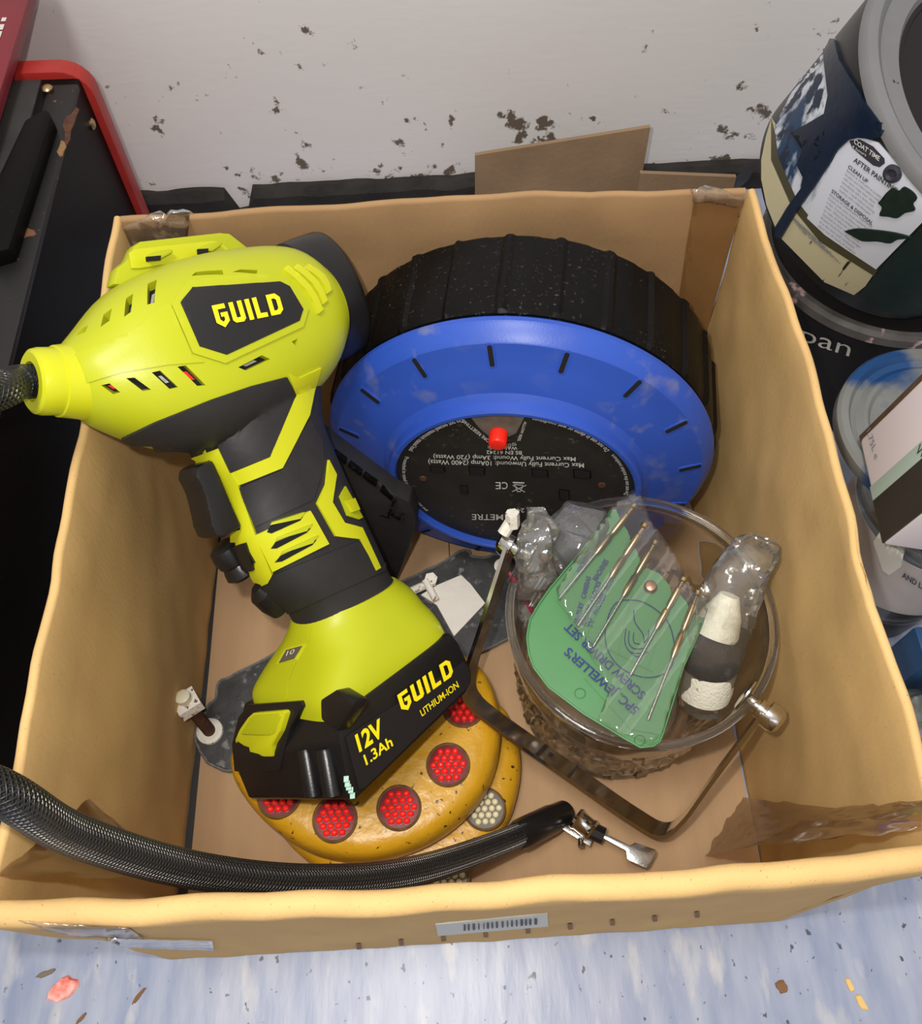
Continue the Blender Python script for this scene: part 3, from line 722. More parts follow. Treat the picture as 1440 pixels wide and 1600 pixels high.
# nose collar, rear ring, top rail
c0, a0, b0, _ = bsec[0]; adir = (bsec[4][0] - c0).normalized(); col = cp(74, 596)
ca, cb = frame(adir); R0 = .0225
vs, fs = loft_data([(col + adir * d, ca * r, cb * r, 2) for d, r in ((.016, .0195), (.009, .0185), (.004, .0178), (.0035, .0168), (-.004, .0166), (-.0068, .0158), (-.008, .0142), (-.008, .0098), (-.004, .0093), (.01, .0093))], 48)
mesh('nose_collar', vs, fs, M['lime_hi'], inf, sharp=35)
e0, e1 = bsec[-1], bsec[-4]; rdir = (e0[0] - e1[0]).normalized()
rc = cp(480, 476); ra = (cp(470, 395) - cp(532, 548)).normalized(); rax = ra.cross(IN); rax = rax if rax.dot(QC - QN) > 0 else -rax
rr = (cp(470, 395) - cp(532, 548)).length / 2 * 1.1
vs, fs = loft_data([(rc + rax * d, ra * rr * s, IN * rr * .6 * s, 2) for d, s in ((-.016, .97), (-.013, 1.04), (-.004, 1.06), (-.003, 1.11), (.010, 1.13), (.0235, 1.13), (.0265, 1.11), (.028, 1.06), (.028, .92), (.018, .84))], 56)
o = mesh('rear_ring', vs, fs, M['black'], inf, sharp=35); o['label'] = 'black rubber ring'
rail = prism([cp(*p, -.012) for p in ((163, 452), (170, 425), (187, 412), (196, 392), (206, 384), (330, 370), (345, 371), (380, 398), (376, 424), (240, 452))], IN * .010, 'top_rail', M['lime'], inf, .0022)
for q in ([(226, 401), (238, 396), (262, 393), (262, 399), (241, 410), (226, 410)], [(306, 390), (318, 385), (338, 381), (339, 387), (324, 397), (306, 396)]):
    prism([cp(*p, -.0015) for p in q], IN * .006, 'rail_clip', M['lime'], rail, .0012)
for q in ([(227, 402), (250, 400), (249, 407), (228, 409)], [(307, 390), (324, 389), (323, 397), (308, 398)]):
    prism([cp(*p, .0046) for p in q], IN * .0012, 'rail_slot', M['dark'], rail)
prism([cp(*p, -.0018) for p in ((200, 396), (208, 390), (330, 377), (342, 379), (366, 398), (216, 420), (204, 420))], IN * .0012, 'rail_inset', M['lime_hi'], rail, .0004)
patch([(112, 556), (150, 541), (205, 518), (262, 474), (270, 484), (299, 556), (318, 566), (262, 570), (190, 582), (116, 604)], surf_body, 'nose_panel', M['lime'], inf, .0009, .002, 10, 2.5)
# raised field round the logo, logo plate, lettering
patch([(268, 478), (293, 441), (392, 430), (444, 433), (480, 484), (472, 511), (350, 568), (300, 552)], surf_body, 'logo_surround', M['lime'], inf, .0014, .002, 10, 2.5)
lp = patch([(281, 475), (300, 452), (435, 442), (450, 449), (471, 484), (465, 502), (352, 555), (310, 542)], surf_body, 'logo_plate', M['panel'], inf, .0019, .002, 8, 1.6)
GUILD = angular_word('GUILD')
print_on(GUILD, surf_body, (337, 512), (440, 491), (-9, -31), 'lettering', M['yellow_ink'], lp, .0026)
for a, b in (((444, 421), (498, 488)), ((459, 419), (505, 474)), ((475, 419), (511, 458))):
    pa = [tuple(V(a).lerp(V(b), t) + V((7, -3.5)) * math.sin(PI * t)) for t in (0, .25, .5, .75, 1)]
    patch([(x - 3.6, y + 3) for x, y in pa] + [(x + 3.6, y - 3) for x, y in pa[::-1]], surf_body, 'grip_rib', M['lime_hi'], body, .0022, .001, 6, 1.4)
# handle
mesh('handle', *hand_d, M['rubber'], inf, sharp=40)
patch([(190, 684), (240, 660), (330, 624), (392, 603), (446, 589), (460, 616), (420, 713), (361, 737), (343, 699), (287, 720), (255, 708), (215, 697)], surf_b, 'rubber_cheek', M['rubber'], inf, .0016, .002, 9, 1.8)
patch([(448, 583), (466, 590), (500, 574), (489, 612), (482, 648), (462, 688), (440, 731), (374, 757), (361, 738), (420, 714), (461, 617)], surf_b, 'lime_band', M['lime_hi'], inf, .0012, .002, 8, 1.6)
sp = patch([(287, 721), (343, 699), (361, 737), (374, 757), (398, 826), (402, 838), (427, 896), (421, 908), (406, 915), (390, 912), (348, 838), (380, 826), (331, 716), (292, 733)], surf_h, 'trigger_frame', M['lime_hi'], inf, .0022, .003, 8, 1.8)
patch([(369, 851), (389, 845), (402, 886), (383, 891), (372, 876), (371, 862)], surf_h, 'lock_switch', M['black'], sp, .0036, .001, 6, 1.4)
vb = patch([(400, 835), (482, 798), (511, 850), (427, 891)], surf_h, 'vent_block', M['lime_hi'], inf, .0022, .002, 8, 1.8)
for q in ([(417, 828), (422, 820), (470, 805), (466, 811), (424, 830)], [(424, 853), (430, 843), (482, 823), (476, 830), (432, 853)], [(430, 874), (438, 864), (491, 841), (485, 849), (440, 873)]):
    patch([(x, y + 2) for x, y in q], surf_h, 'vent_slot', M['dark'], vb, .0026, .001, 8, 0)
    patch([(x + 2, y - 5) for x, y in q[1:4]] + [(q[3][0], q[3][1] - 1), (q[1][0], q[1][1] - 1)], surf_h, 'vent_louvre', M['lime'], vb, .0034, .001, 8, 0)
patch([(511, 719), (523, 742), (517, 785), (536, 817), (563, 825), (592, 888), (585, 892), (561, 843), (522, 838), (493, 787), (507, 757)], surf_h, 'lime_chevron', M['lime_hi'], inf, .0016, .002, 7, 1.4)
patch([(529, 776), (538, 760), (552, 785), (565, 809), (559, 812), (541, 806)], surf_h, 'side_window', M['lime'], inf, .001, .002, 6, 1.4)
patch([(535, 783), (548, 780), (556, 798), (546, 801)], surf_h, 'window_tab', M['lime_hi'], inf, .003, .001, 6, 1.2)
patch([(372, 762), (440, 733), (462, 690), (482, 655), (500, 690), (505, 720), (488, 780), (400, 822)], surf_h, 'rubber_pad', M['rubber'], inf, .0016, .002, 9, 2.2)
patch([(408, 912), (428, 897), (560, 845), (588, 893), (600, 880), (620, 905), (455, 972)][:5] + [(600, 892), (450, 958)], surf_h, 'rubber_collar', M['rubber'], inf, .0012, .002, 9, 2)
# trigger
tg = [cp(*p, .011) for p in ((308, 729), (333, 717), (345, 744), (362, 786), (380, 824), (352, 840), (338, 838), (331, 820), (326, 795), (318, 765), (307, 745))]
prism(tg, IN * -.022, 'trigger', M['black'], inf, .0045)
# knurled knob and boss low on the far side of the handle
k0 = cp(352, 870, -.018); k1 = cp(405, 930, -.024)
cyl(cp(346, 850, -.02), cp(382, 898, -.02), .0105, 'adapter_boss', M['black'], inf, prof=[(0, .006), (.1, .0095), (.3, .0105), (.55, .0098), (.6, .0085), (.75, .0098), (.9, .0105), (1, .008)])
cyl(cp(400, 918, -.022), cp(440, 944, -.022), .010, 'adapter_boss', M['black'], inf, prof=[(0, .004), (.2, .009), (.6, .0105), (1, .010)])
# base
mesh('battery_housing', *base_d, M['lime'], inf, sharp=30)
bd = patch([(432, 1039), (446, 1014), (479, 1005), (464, 1031)], surf_base, 'display_bezel', M['lime_hi'], inf, .0006, .001, 8, 1.2)
patch([(437, 1037), (449, 1016), (474, 1009), (461, 1030)], surf_base, 'display_window', M['cell_grey'], bd, .001, .001, 8, 0)
words('10', surf_base, (449, 1026), (461, 1022), (3, -8), M['white_ink'], bd, lift=.0013)
line_mesh([((487, 979), (481, 1003)), ((463, 1034), (452, 1060)), ((452, 1060), (449, 1094))], surf_base, .9, 'mould_seam', M['lime_hi'], inf)
# battery: faceted black pack
HF, HR = .047, -.047
def bpoly(pts, h): return [cp(*p, h) for p in pts]
front = [(527, 1108), (562, 1094), (704, 988), (716, 1003), (735, 1043), (738, 1064), (728, 1084), (556, 1250), (546, 1246), (531, 1160)]
rear = [(380, 1098), (405, 1084), (520, 990), (560, 985), (586, 1010), (590, 1040), (580, 1075), (396, 1250), (386, 1246), (362, 1186)]
bat = prism(bpoly(front, HF), bpoly(rear, HR), 'battery_pack', M['black'], inf, .003)
bat['label'] = 'black 12V battery pack'
surf_lab = on_plane(cp(600, 1100, HF), IN)
lab = patch([(538, 1152), (545, 1146), (722, 1034), (730, 1046), (733, 1064), (726, 1076), (566, 1232), (559, 1232)], surf_lab, 'rating_plate', M['panel'], bat, .0012, .001, 0, 2.5)
lift = .0018
print_on(GUILD, surf_lab, (625, 1112), (706, 1054), (-8, -26), 'lettering', M['yellow_ink'], lab, lift)
words('LITHIUM-ION', surf_lab, (656, 1119), (714, 1073), (-4, -9.5), M['yellow_ink'], lab, lift=lift, bold=.01)
words('12V', surf_lab, (558, 1174), (597, 1147), (-7, -25), M['yellow_ink'], lab, lift=lift, bold=.035)
words('1.3Ah', surf_lab, (569, 1195), (611, 1164), (-5, -15), M['yellow_ink'], lab, lift=lift, bold=.02)
# stepped end of the pack: raised rail, grooves, release button
def endq(u, v, o=0):
    """on the pack's end face: u 0..1 from rear to front edge, v 0..1 from top to bottom"""
    a = cp(380, 1098, HR).lerp(cp(527, 1108, HF), u); b = cp(386, 1246, HR).lerp(cp(546, 1246, HF), u)
    return a.lerp(b, v) + endn * o
endn = V((0, 0, 0)); endn = (endq(1, 0) - endq(0, 0)).cross(endq(0, 1) - endq(0, 0)).normalized()
if endn.dot(_f) > 0: endn = -endn
def endbox(u0, u1, v0, v1, o0, o1, nm, m, par, bev=.0012):
    return box8([endq(u0, v0, o0), endq(u1, v0, o0), endq(u1, v1, o0), endq(u0, v1, o0), endq(u0, v0, o1), endq(u1, v0, o1), endq(u1, v1, o1), endq(u0, v1, o1)], nm, m, par, bev)
surf_end = on_plane(endq(.5, .5, .004), endn)
btn = [(400, 1118), (408, 1111), (455, 1107), (459, 1111), (450, 1140), (437, 1162), (433, 1181), (384, 1181), (374, 1155), (386, 1138)]
bu = prism([surf_end(*p)[0] + endn * (.006 if i < 6 or i > 8 else .0035) for i, p in enumerate(btn)], endn * -.008, 'release_button', M['lime_hi'], bat, .0014)
bu['label'] = 'lime release button'
prism([surf_end(*p)[0] + endn * .0068 for p in ((405, 1120), (410, 1115), (450, 1112), (453, 1116), (444, 1143), (436, 1146), (390, 1144))], endn * -.002, 'button_pad', M['lime'], bu, .0006)
def endpx(poly, o, nm, m, bev=.001, dep=.01): return prism([surf_end(*p)[0] + endn * o for p in poly], endn * -dep, nm, m, bat, bev)
endpx([(366, 1162), (376, 1120), (392, 1100), (474, 1094), (478, 1102), (458, 1136), (448, 1175), (440, 1205), (370, 1205)], .0022, 'end_step', M['black'], .0012, .006)
endpx([(505, 1092), (530, 1076), (560, 1094), (556, 1106), (532, 1142), (506, 1124)], .0025, 'corner_block', M['black'], .002)
for x in (470, 500):
    a, b = surf_end(x, 1168)[0], surf_end(x + 13, 1246)[0]
    cyl(a + endn * -.003, b + endn * -.003, .0052, 'end_rib', M['black'], bat, n=18, prof=[(0, .002), (.06, .0046), (.15, .0052), (1, .0052)])
p_, n_ = surf_lab(538, 1233); sm = []
for k in range(5):
    q = [(529 + k * 3 + random.random() * 3, 1216 + k * 6 + random.random() * 4) for _ in range(1)][0]
    sm.append(box_data(surf_lab(q[0] + 8, q[1])[0] + IN * .0008, V((.0014, 0, .0004)), V((0, .0016, 0)), V((0, 0, .0006))))
mesh('paint_fleck', *join(*sm), mat('pale_green_fleck', srgb(170, 205, 190), .6), bat, smooth=False)
# hose: leaves the nose, loops out over the left rim, drops in along the front panel
def pd(px, py, d): return CAM + ray(px, py) * d
hp = [col + adir * .012, col - adir * .012, pd(0, 612, .415), pd(-120, 662, .395), pd(-250, 800, .37), pd(-290, 1000, .345), pd(-180, 1165, .33), pd(0, 1237, .33), pd(120, 1306, .36), pd(300, 1359, .41), pd(480, 1377, .45), pd(640, 1363, .50), az(780, 1318, .078), az(862, 1280, .034)]
hpath = catmull(hp, 16)
hose = tube(hpath, .0084, 'air_hose', M['hose'], inf, n=20, sharp=None); hose['label'] = 'black braided air hose'
h0, h1 = hpath[-12], hpath[-1]; hd = (h1 - h0).normalized()
ch = cyl(h0 + hd * -.004, h1 + hd * .016, .0098, 'hose_ferrule', M['black'], inf, prof=[(0, .0088), (.1, .0102), (.7, .0102), (.8, .0094), (1, .009)])
zc = h1.z + .004
def cz(px, py, dz=0): return az(px, py, zc + dz)
cyl(cz(898, 1277, -.002), cz(926, 1300, -.002), .0075, 'chuck_body', M['chrome'], inf, n=28, prof=[(0, .0072), (.12, .0082), (.25, .007), (.75, .007), (.88, .0082), (1, .0072)])
cyl(cz(924, 1297, -.002), cz(943, 1306, -.002), .0058, 'chuck_nut', M['black'], inf, n=8)
prism([cz(*p, -.008) for p in ((872, 1292), (880, 1288), (926, 1310), (921, 1323))], V((0, 0, .002)), 'chuck_plate', M['steel'], inf, .0004)
cyl(cz(907, 1311, -.006), cz(907, 1323, -.004), .002, 'chuck_pin', M['chrome'], inf, n=14)
lv = prism([cz(*p) for p in ((941, 1300), (938, 1307), (978, 1329), (979, 1341), (983, 1345), (1009, 1357), (1014, 1354), (1026, 1332), (1024, 1327), (992, 1316), (984, 1321))], V((0, 0, -.003)), 'chuck_lever', M['steel'], inf, .0008)
lv['label'] = 'steel thumb lever'

# ================================================================== yellow half-moon reflectors
def half_moon(cx, cy, z0, z1, rot, name, label):
    out = [(725, 1030), (755, 1054), (775, 1098), (782, 1150), (770, 1215), (740, 1265), (690, 1308), (630, 1336), (560, 1347), (490, 1334), (430, 1298), (390, 1256), (367, 1214), (368, 1180), (400, 1150), (550, 1092), (680, 1032)]
    zm = .055; P = [az(*p, zm) for p in out]; c = az(575, 1190, zm)
    R = Matrix.Rotation(rot, 3, 'Z'); L = catmull([R @ (p - c) for p in P] + [R @ (P[0] - c)], 5)[:-1]; n = len(L)
    if cx is None: cx, cy = c.x, c.y
    t = thing(name, label, 'reflector', (cx, cy, z0), 'cast half-moon reflectors')
    rings = [(.90, 0), (.965, .0), (1.0, .008), (1.0, (z1 - z0) * .55), (.985, (z1 - z0) * .75), (.95, (z1 - z0) * .90), (.885, (z1 - z0) * .985), (.80, z1 - z0)]
    vs = [V((p.x * s + cx, p.y * s + cy, z0 + h)) for s, h in rings for p in L]; fs = []
    for j in range(len(rings) - 1):
        for i in range(n): k = (i + 1) % n; fs.append((j * n + i, j * n + k, (j + 1) * n + k, (j + 1) * n + i))
    fs += [tuple(range(n))[::-1], tuple(range((len(rings) - 1) * n, len(rings) * n))]
    mesh('cast_body', vs, fs, M['mustard'], t, sharp=40)
    return t
hm1 = half_moon(None, None, .0415, .077, 0, 'half_moon_reflector', 'upper yellow half-moon reflector with red glass eyes under the battery')
c2 = az(611, 1238, .022)
hm2 = half_moon(c2.x, c2.y, .0065, .0375, -.06, 'half_moon_reflector', 'lower yellow half-moon reflector with clear glass eyes on the box floor')
RL = .0138
def lens_meshes(m_cell, m_back):
    o1 = mesh('reflector_eye', *lathe_data((0, 0, 0), (0, 0, 1), (1, 0, 0), [(.0001, -.002), (RL, -.002), (RL, .0006), (.0001, .0006)], 32), m_back, None, sharp=40)
    o2 = mesh('eye_rim', *lathe_data((0, 0, 0), (0, 0, 1), (1, 0, 0), [(RL - .0006, -.002), (RL - .0006, .0010), (RL + .0003, .0016), (RL + .0010, .0010), (RL + .0014, -.002)], 32, close=True), M['bezel'], None)
    o3 = mesh('glass_bead', *lathe_data((0, 0, 0), (0, 0, 1), (1, 0, 0), [(.0023, 0), (.0023, .001), (.0019, .0019), (.001, .0025), (.0001, .0027)], 9), m_cell, None)
    return o1, o2, o3
def add_lens(proto, t, px, py, z):
    p = az(px, py, z); e = proto[0].copy(); COL.objects.link(e); e.parent = t; e.location = p - V(t.location)
    r = proto[1].copy(); COL.objects.link(r); r.parent = e; r.location = (0, 0, 0)
    s = .0050
    for q in range(-2, 3):
        for w_ in range(-2, 3):
            if abs(q + w_) > 2: continue
            b = proto[2].copy(); COL.objects.link(b); b.parent = e
            b.location = (s * (q + w_ / 2), s * .866 * w_, .0005)
    return e
pr = lens_meshes(M['cell_red'], M['cell_red_dark']); pw = lens_meshes(M['cell_white'], M['cell_grey'])
for x, y in ((724, 1104), (700, 1195), (623, 1262), (523, 1280), (436, 1243)): add_lens(pr, hm1, x, y, .0775)
for x, y in ((757, 1264), (699, 1369)): add_lens(pw, hm2, x, y, .0379)
for o in pr + pw: bpy.data.objects.remove(o)

# ================================================================== dark back plate with rusty bolts, lying on the box floor
plate = thing('back_plate', 'dark grey shaped plate with a white patch and rusty bolt on the box floor', 'plate', tuple(az(560, 1040, .0062)))
po = [(306, 1162), (308, 1135), (326, 1103), (338, 1090), (342, 1066), (361, 1057), (423, 1024), (520, 968), (620, 913), (680, 884), (727, 859), (740, 870), (762, 871), (778, 866), (800, 872), (822, 888), (832, 930), (815, 975), (790, 1000), (740, 1022), (600, 1085), (440, 1165), (400, 1190), (357, 1203), (325, 1190)]
ptop = [az(*p, .0105) for p in po]; bev = prism_bm(ptop, V((0, 0, -.0045)), .001)
bm_obj('plate_body', bev, M['plate'], plate, sharp=30)
edge = catmull([p + V((0, 0, .0002)) for p in ptop] + [ptop[0]], 4)
edge = [p + V((noise.noise(p * 150), noise.noise(p * 150 + V((5, 5, 5))), 0)) * .0012 for p in edge]
tube(edge, .0012, 'worn_lip', M['plate_edge'], plate, n=6)
wp = prism([az(*p, .0135) for p in ((720, 898), (735, 912), (758, 942), (709, 994), (682, 945), (657, 929), (682, 914))], V((0, 0, -.0032)), 'white_patch', M['plaster'], plate, .0006); wp['label'] = 'white square patch'
def white_bolt(a, b, r, parent, nm='white_bolt'): return cyl(a, b, r, nm, M['white_paint'], parent, n=10)
white_bolt(az(640, 925, .016), az(678, 908, .018), .0035, plate); white_bolt(az(664, 906, .021), az(681, 938, .017), .003, plate)
cyl(az(673, 908, .014), az(673, 904, .022), .0055, 'white_nut', M['white_paint'], plate, n=6)
wb = az(328, 1143, .0105)
vs, fs = lathe_data(wb, (0, 0, 1), (1, 0, 0), [(.0001, 0), (.0102, 0), (.0098, .002), (.0075, .0032), (.0045, .002), (.0001, .0022)], 28)
mesh('washer', vs, fs, M['white_paint'], plate)
wt = az(300, 1108, .048); we = az(285, 1089, .066)
cyl(wb, wt, .0048, 'bolt', M['rust'], plate, n=14)
bd_ = (we - wt).normalized(); ba_, bb_ = frame(bd_)
mesh('square_nut', *box_data(wt.lerp(we, .45), bd_ * .0045, ba_ * .0085, bb_ * .0085), M['white_paint'], plate)
cyl(wt, we + bd_ * .002, .0045, 'nylon_sleeve', M['nylon'], plate, n=16, prof=[(0, .0045), (.8, .0045), (.82, .0056), (.95, .0056), (1, .004)])
cyl(az(783, 884, .0105), az(783, 884, .0125), .006, 'washer', M['white_paint'], plate, n=16)

# ================================================================== glass ice bucket
BC = V((.117, .164, .0062)); BH = .159
bucket = thing('ice_bucket', 'cut glass ice bucket with a chrome bail handle holding small bags', 'ice bucket', tuple(BC))
NB = 144
def cuts(t, j, r, h):
    if .012 < h < .098:
        e = min(1, (h - .012) / .01, (.098 - h) / .01); a = t * 9 / PI; k = h / .043
        d1 = abs(((a + k) % 1) - .5) * 2; d2 = abs(((a - k) % 1) - .5) * 2; st = abs(((t * 36 / PI) % 1) - .5) * 2
        return -e * (.0062 * max(d1, d2) ** 2 + .0012 * st - .003)
    return 0
prof = [(.0001, 0), (.058, 0), (.064, .001), (.0668, .004)] + [(.068 + .0085 * (h / .1) ** 1.15, h) for h in [.008 + i * .0036 for i in range(27)]] + [(.0775, .108), (.0805, .125), (.0825, .145), (.0832, .152), (.0830, .1545), (.0815, .1548), (.0800, .1545), (.0792, .152), (.0775, .14), (.0745, .118), (.0705, .095), (.066, .05), (.062, .018), (.054, .011), (.0001, .009)]
vs, fs = lathe_data(BC, (0, 0, 1), (1, 0, 0), prof, NB, mod=lambda t, j, r, h: cuts(t, j, r, h) if j < 32 else 0)
weld('glass_bowl', vs, fs, M['glass'], bucket, sharp=12)
vs, fs = lathe_data(BC, (0, 0, 1), (1, 0, 0), [(.0822 + .0027 * math.cos(a * PI / 6), .1585 + .0026 * math.sin(a * PI / 6)) for a in range(12)], 96, close=True)
mesh('glass_rim', vs, fs, M['glass'], bucket, sharp=None)
PL, PR = az(797, 852, .160), az(1193, 1110, .160)
KL, KR = az(722, 1088, .087), az(1043, 1312, .048)
ctr = V((BC.x, BC.y, .16))
A = (PR - PL).normalized()
def bail():
    raw = [PL, PL.lerp(KL, .5), PL.lerp(KL, .82), KL.lerp(PL, .07).lerp(KL.lerp(KR, .07), .5), KL.lerp(KR, .17), KL.lerp(KR, .5), KL.lerp(KR, .83), KR.lerp(PR, .07).lerp(KR.lerp(KL, .07), .5), PR.lerp(KR, .80), PR.lerp(KR, .5), PR]
    path = catmull(raw, 8); W = A.cross((KL + KR) / 2 - (PL + PR) / 2).normalized(); vs, fs = [], []
    for i, p in enumerate(path):
        d = (path[min(i + 1, len(path) - 1)] - path[max(i - 1, 0)]).normalized(); n = d.cross(W).normalized(); w_, t_ = .0085, .0013
        vs += [p + W * w_ + n * t_, p + W * w_ - n * t_, p - W * w_ - n * t_, p - W * w_ + n * t_]
    for i in range(len(path) - 1):
        for k in range(4): q = (k + 1) % 4; fs.append((i * 4 + k, i * 4 + q, i * 4 + 4 + q, i * 4 + 4 + k))
    fs += [(3, 2, 1, 0), tuple(range(len(vs) - 4, len(vs)))]
    return mesh('bail_handle', vs, fs, M['chrome'], bucket, sharp=40)
bail()
for P in (PL, PR):
    d = (P - ctr); d.z = 0; d.normalize(); e = V(ctr) + d * .0815; e.z = P.z - .001
    cyl(e, e + d * .022, .006, 'pivot_knob', M['chrome'], bucket, n=28, prof=[(0, .004), (.25, .004), (.27, .0062), (.4, .0062), (.42, .0048), (.5, .0048), (.52, .0085), (.72, .0088), (.9, .0078), (1, .005)])
    up = V((0, 0, 1)); s = d.cross(up)
    vs, fs = loft_data([(e - d * (.006 - k) + up * .003, s * .0105 * r, up * .0125 * r, 2) for k, r in ((0, .3), (.0006, .8), (.0016, 1), (.0026, 1), (.003, .9))], 32)
    mesh('pivot_ear', vs, fs, M['chrome'], bucket)

# contents of the bucket -------------------------------------------------
def crumple_bag(name, label, ridge, hw, m, mseed, thick=.012, amp=.006, group=None, cat='bag', e=2.0):
    """film sleeve along a spine of points with half widths"""
    sp = catmull(ridge, 7); n = len(sp); vs, fs = [], []; NS = 22
    for i, p in enumerate(sp):
        t = i / (n - 1); k = t * (len(hw) - 1); a = int(min(k, len(hw) - 2)); wv = hw[a] + (hw[a + 1] - hw[a]) * (k - a)
        d = (sp[min(i + 1, n - 1)] - sp[max(i - 1, 0)]).normalized(); s = d.cross(CAM - p).normalized(); b = s.cross(d).normalized()
        th = thick * math.sin(PI * min(.97, max(.03, t))) ** .6 + .0006
        for j in range(NS):
            a_ = 2 * PI * j / NS; c_, s_ = math.cos(a_), math.sin(a_)
            q = p + s * wv * c_ + b * th * s_
            nn = noise.noise(q * 55 + V((mseed, 0, 0))) * amp + noise.noise(q * 140 + V((0, mseed, 0))) * amp * .5
            vs.append(q + (s * c_ + b * s_) * nn)
    for i in range(n - 1):
        for j in range(NS): q = (j + 1) % NS; fs.append((i * NS + j, i * NS + q, (i + 1) * NS + q, (i + 1) * NS + j))
    fs += [tuple(range(NS))[::-1], tuple(range((n - 1) * NS, n * NS))]
    o = mesh(name, vs, fs, m, None, sharp=24, base=tuple(sp[0])); return tag(o, label, cat, group)
# polishing drum in its bag, right
d0, d1, d2, d3 = az(1098, 1090, .128), az(1108, 1042, .148), az(1116, 990, .168), az(1140, 930, .185)
drum = thing('polishing_bob', 'white felt polishing bob with a brown band in a clear bag', 'polishing bob', tuple(d0))
cyl(d0, d1, .0165, 'felt_tip', M['felt_white'], drum, prof=[(0, .013), (.12, .0162), (.4, .0172), (1, .0165)], n=32)
cyl(d1, d2, .0166, 'felt_band', M['felt_brown'], drum, prof=[(0, .0166), (1, .0160)], n=32)
cyl(d2, d3, .015, 'felt_tail', M['felt_white'], drum, prof=[(0, .0150), (.5, .0120), (1, .006)], n=32)
crumple_bag('plastic_bag', 'clear plastic bag round the white bob, its mouth up at the right rim', [az(1092, 1112, .118), az(1102, 1050, .148), az(1118, 980, .172), az(1150, 905, .186), az(1178, 868, .192), az(1192, 842, .195)], [.012, .0205, .0215, .0175, .0165, .0115], M['bag_milky'], 3, .0185, .004)
# bags at the left
crumple_bag('plastic_bag', 'crumpled clear bag of metal bits at the left of the glass bucket', [az(838, 966, .13), az(836, 920, .158), az(836, 870, .178), az(836, 830, .188), az(836, 792, .196)], [.012, .0135, .0135, .013, .0045], M['bag'], 8, .010, .007)
for k in range(7):
    x, y = 820 + (k * 37 % 30), 895 + k * 9 + (k % 3) * 4; a = az(x, y, .15 + (k % 4) * .002); b = az(x + 12 + k % 5, y - 22, .153 + (k % 4) * .002)
    tag(cyl(a, b, .0012, 'metal_pin', M['steel'], None, n=8, base=tuple(a)), 'small steel pin in the crumpled clear bag at the left of the bucket', 'pin', 'steel pins in the clear bag')
ra_, rb_ = az(880, 862, .158), az(918, 838, .166)
rub = cyl(az(872, 872, .152), az(922, 832, .160), .017, 'rubber_sleeve', M['navy_rubber'], None, n=32, prof=[(0, .014), (.06, .0168), (.5, .0172), (.94, .0168), (1, .0135), (1.0, .010), (.8, .0095)], base=tuple(az(872, 872, .14)))
tag(rub, 'black rubber sleeve in a clear bag behind the green wallet', 'sleeve')
crumple_bag('plastic_bag', 'clear bag over the black rubber sleeve behind the green wallet', [az(872, 898, .150), az(893, 862, .166), az(906, 828, .174), az(916, 790, .186)], [.017, .0205, .0195, .0125], M['bag'], 13, .0185, .004)
tag(prism([az(793, 896, .166), az(797, 893, .167), az(836, 958, .150), az(833, 966, .148)], V((.0005, .001, -.0012)), 'zip_strip', M['maroon'], None, .0002, base=tuple(az(793, 896, .15))), 'thin maroon zip strip inside the left edge of the glass bucket', 'strip')
# green wallet of screwdrivers, lying across the rim
wallet = thing('tool_wallet', 'green vinyl wallet with clear pockets lying across the glass bucket', 'wallet', tuple(az(960, 1000, .170)))
W0, W1, W2 = az(1005, 1168, .1685), az(826, 985, .1705), az(985, 790, .184)
WN = (W1 - W0).cross(W2 - W0).normalized(); WN = WN if WN.dot(_f) < 0 else -WN
def wsurf(px, py):
    p = apl(px, py, W0, WN); sag = .0035 * math.sin((px - 820) / 280 * PI) * math.sin((py - 780) / 390 * PI)
    return p - WN * max(0, sag) * .6, WN
gw = [(962, 795), (967, 806), (968, 812), (980, 828), (983, 836), (986, 848), (994, 858), (998, 868), (1003, 890), (1010, 886), (1030, 895), (1046, 914), (1050, 932), (1062, 928), (1072, 940), (1080, 958), (1100, 966), (1082, 1010), (1067, 1042), (1053, 1090), (1035, 1147), (1030, 1159), (1020, 1166), (1000, 1168), (977, 1155), (910, 1114), (857, 1074), (834, 1044), (826, 1022), (823, 996), (828, 968), (842, 944), (860, 918), (912, 856), (955, 797)]
gb = patch(gw, wsurf, 'green_sheet', M['green'], wallet, .0, .0012, 12, .0, sharp=30)
cv = [(987, 772), (1000, 783), (1018, 825), (1047, 862), (1072, 912), (1103, 956), (1080, 1012), (1052, 1085), (1033, 1146), (1016, 1164), (968, 1150), (932, 1128), (950, 1080), (912, 1005), (872, 940), (868, 922), (915, 852), (958, 792)]
bm = patch_bm(cv, lambda x, y: (wsurf(x, y)[0] + WN * (.0072 + .0010 * math.sin((x * .8 + y * .6) * .12)), WN), 0, .0003, 9, 0)
pk = bm_obj('clear_pocket', bm, M['vinyl'], wallet, sharp=None); pk['label'] = 'clear vinyl pocket'
edge_px = [(962, 795)] + gw[17:][:18]
tube([wsurf(x, y)[0] + WN * .0006 for x, y in gw[16:]], .0007, 'welded_edge', M['green'], wallet, n=6)
for a, b in (((868, 938), (925, 1000)), ((925, 1000), (1020, 1050)), ((912, 1058), (985, 1140)), ((985, 1140), (1030, 1148)), ((872, 935), (958, 800)), ((915, 995), (984, 838)), ((960, 1040), (1000, 870)), ((1000, 1075), (1050, 930))):
    line_mesh([(a, b)], lambda x, y: (wsurf(x, y)[0] + WN * .0012, WN), .9, 'weld_line', M['green'], wallet)
wt_ = lambda x, y: (wsurf(x, y)[0] + WN * .0014, WN)
def wt(s, p0, p1, up, b=.02): return words(s, wt_, p0, p1, up, M['navy_ink'], wallet, bold=b)
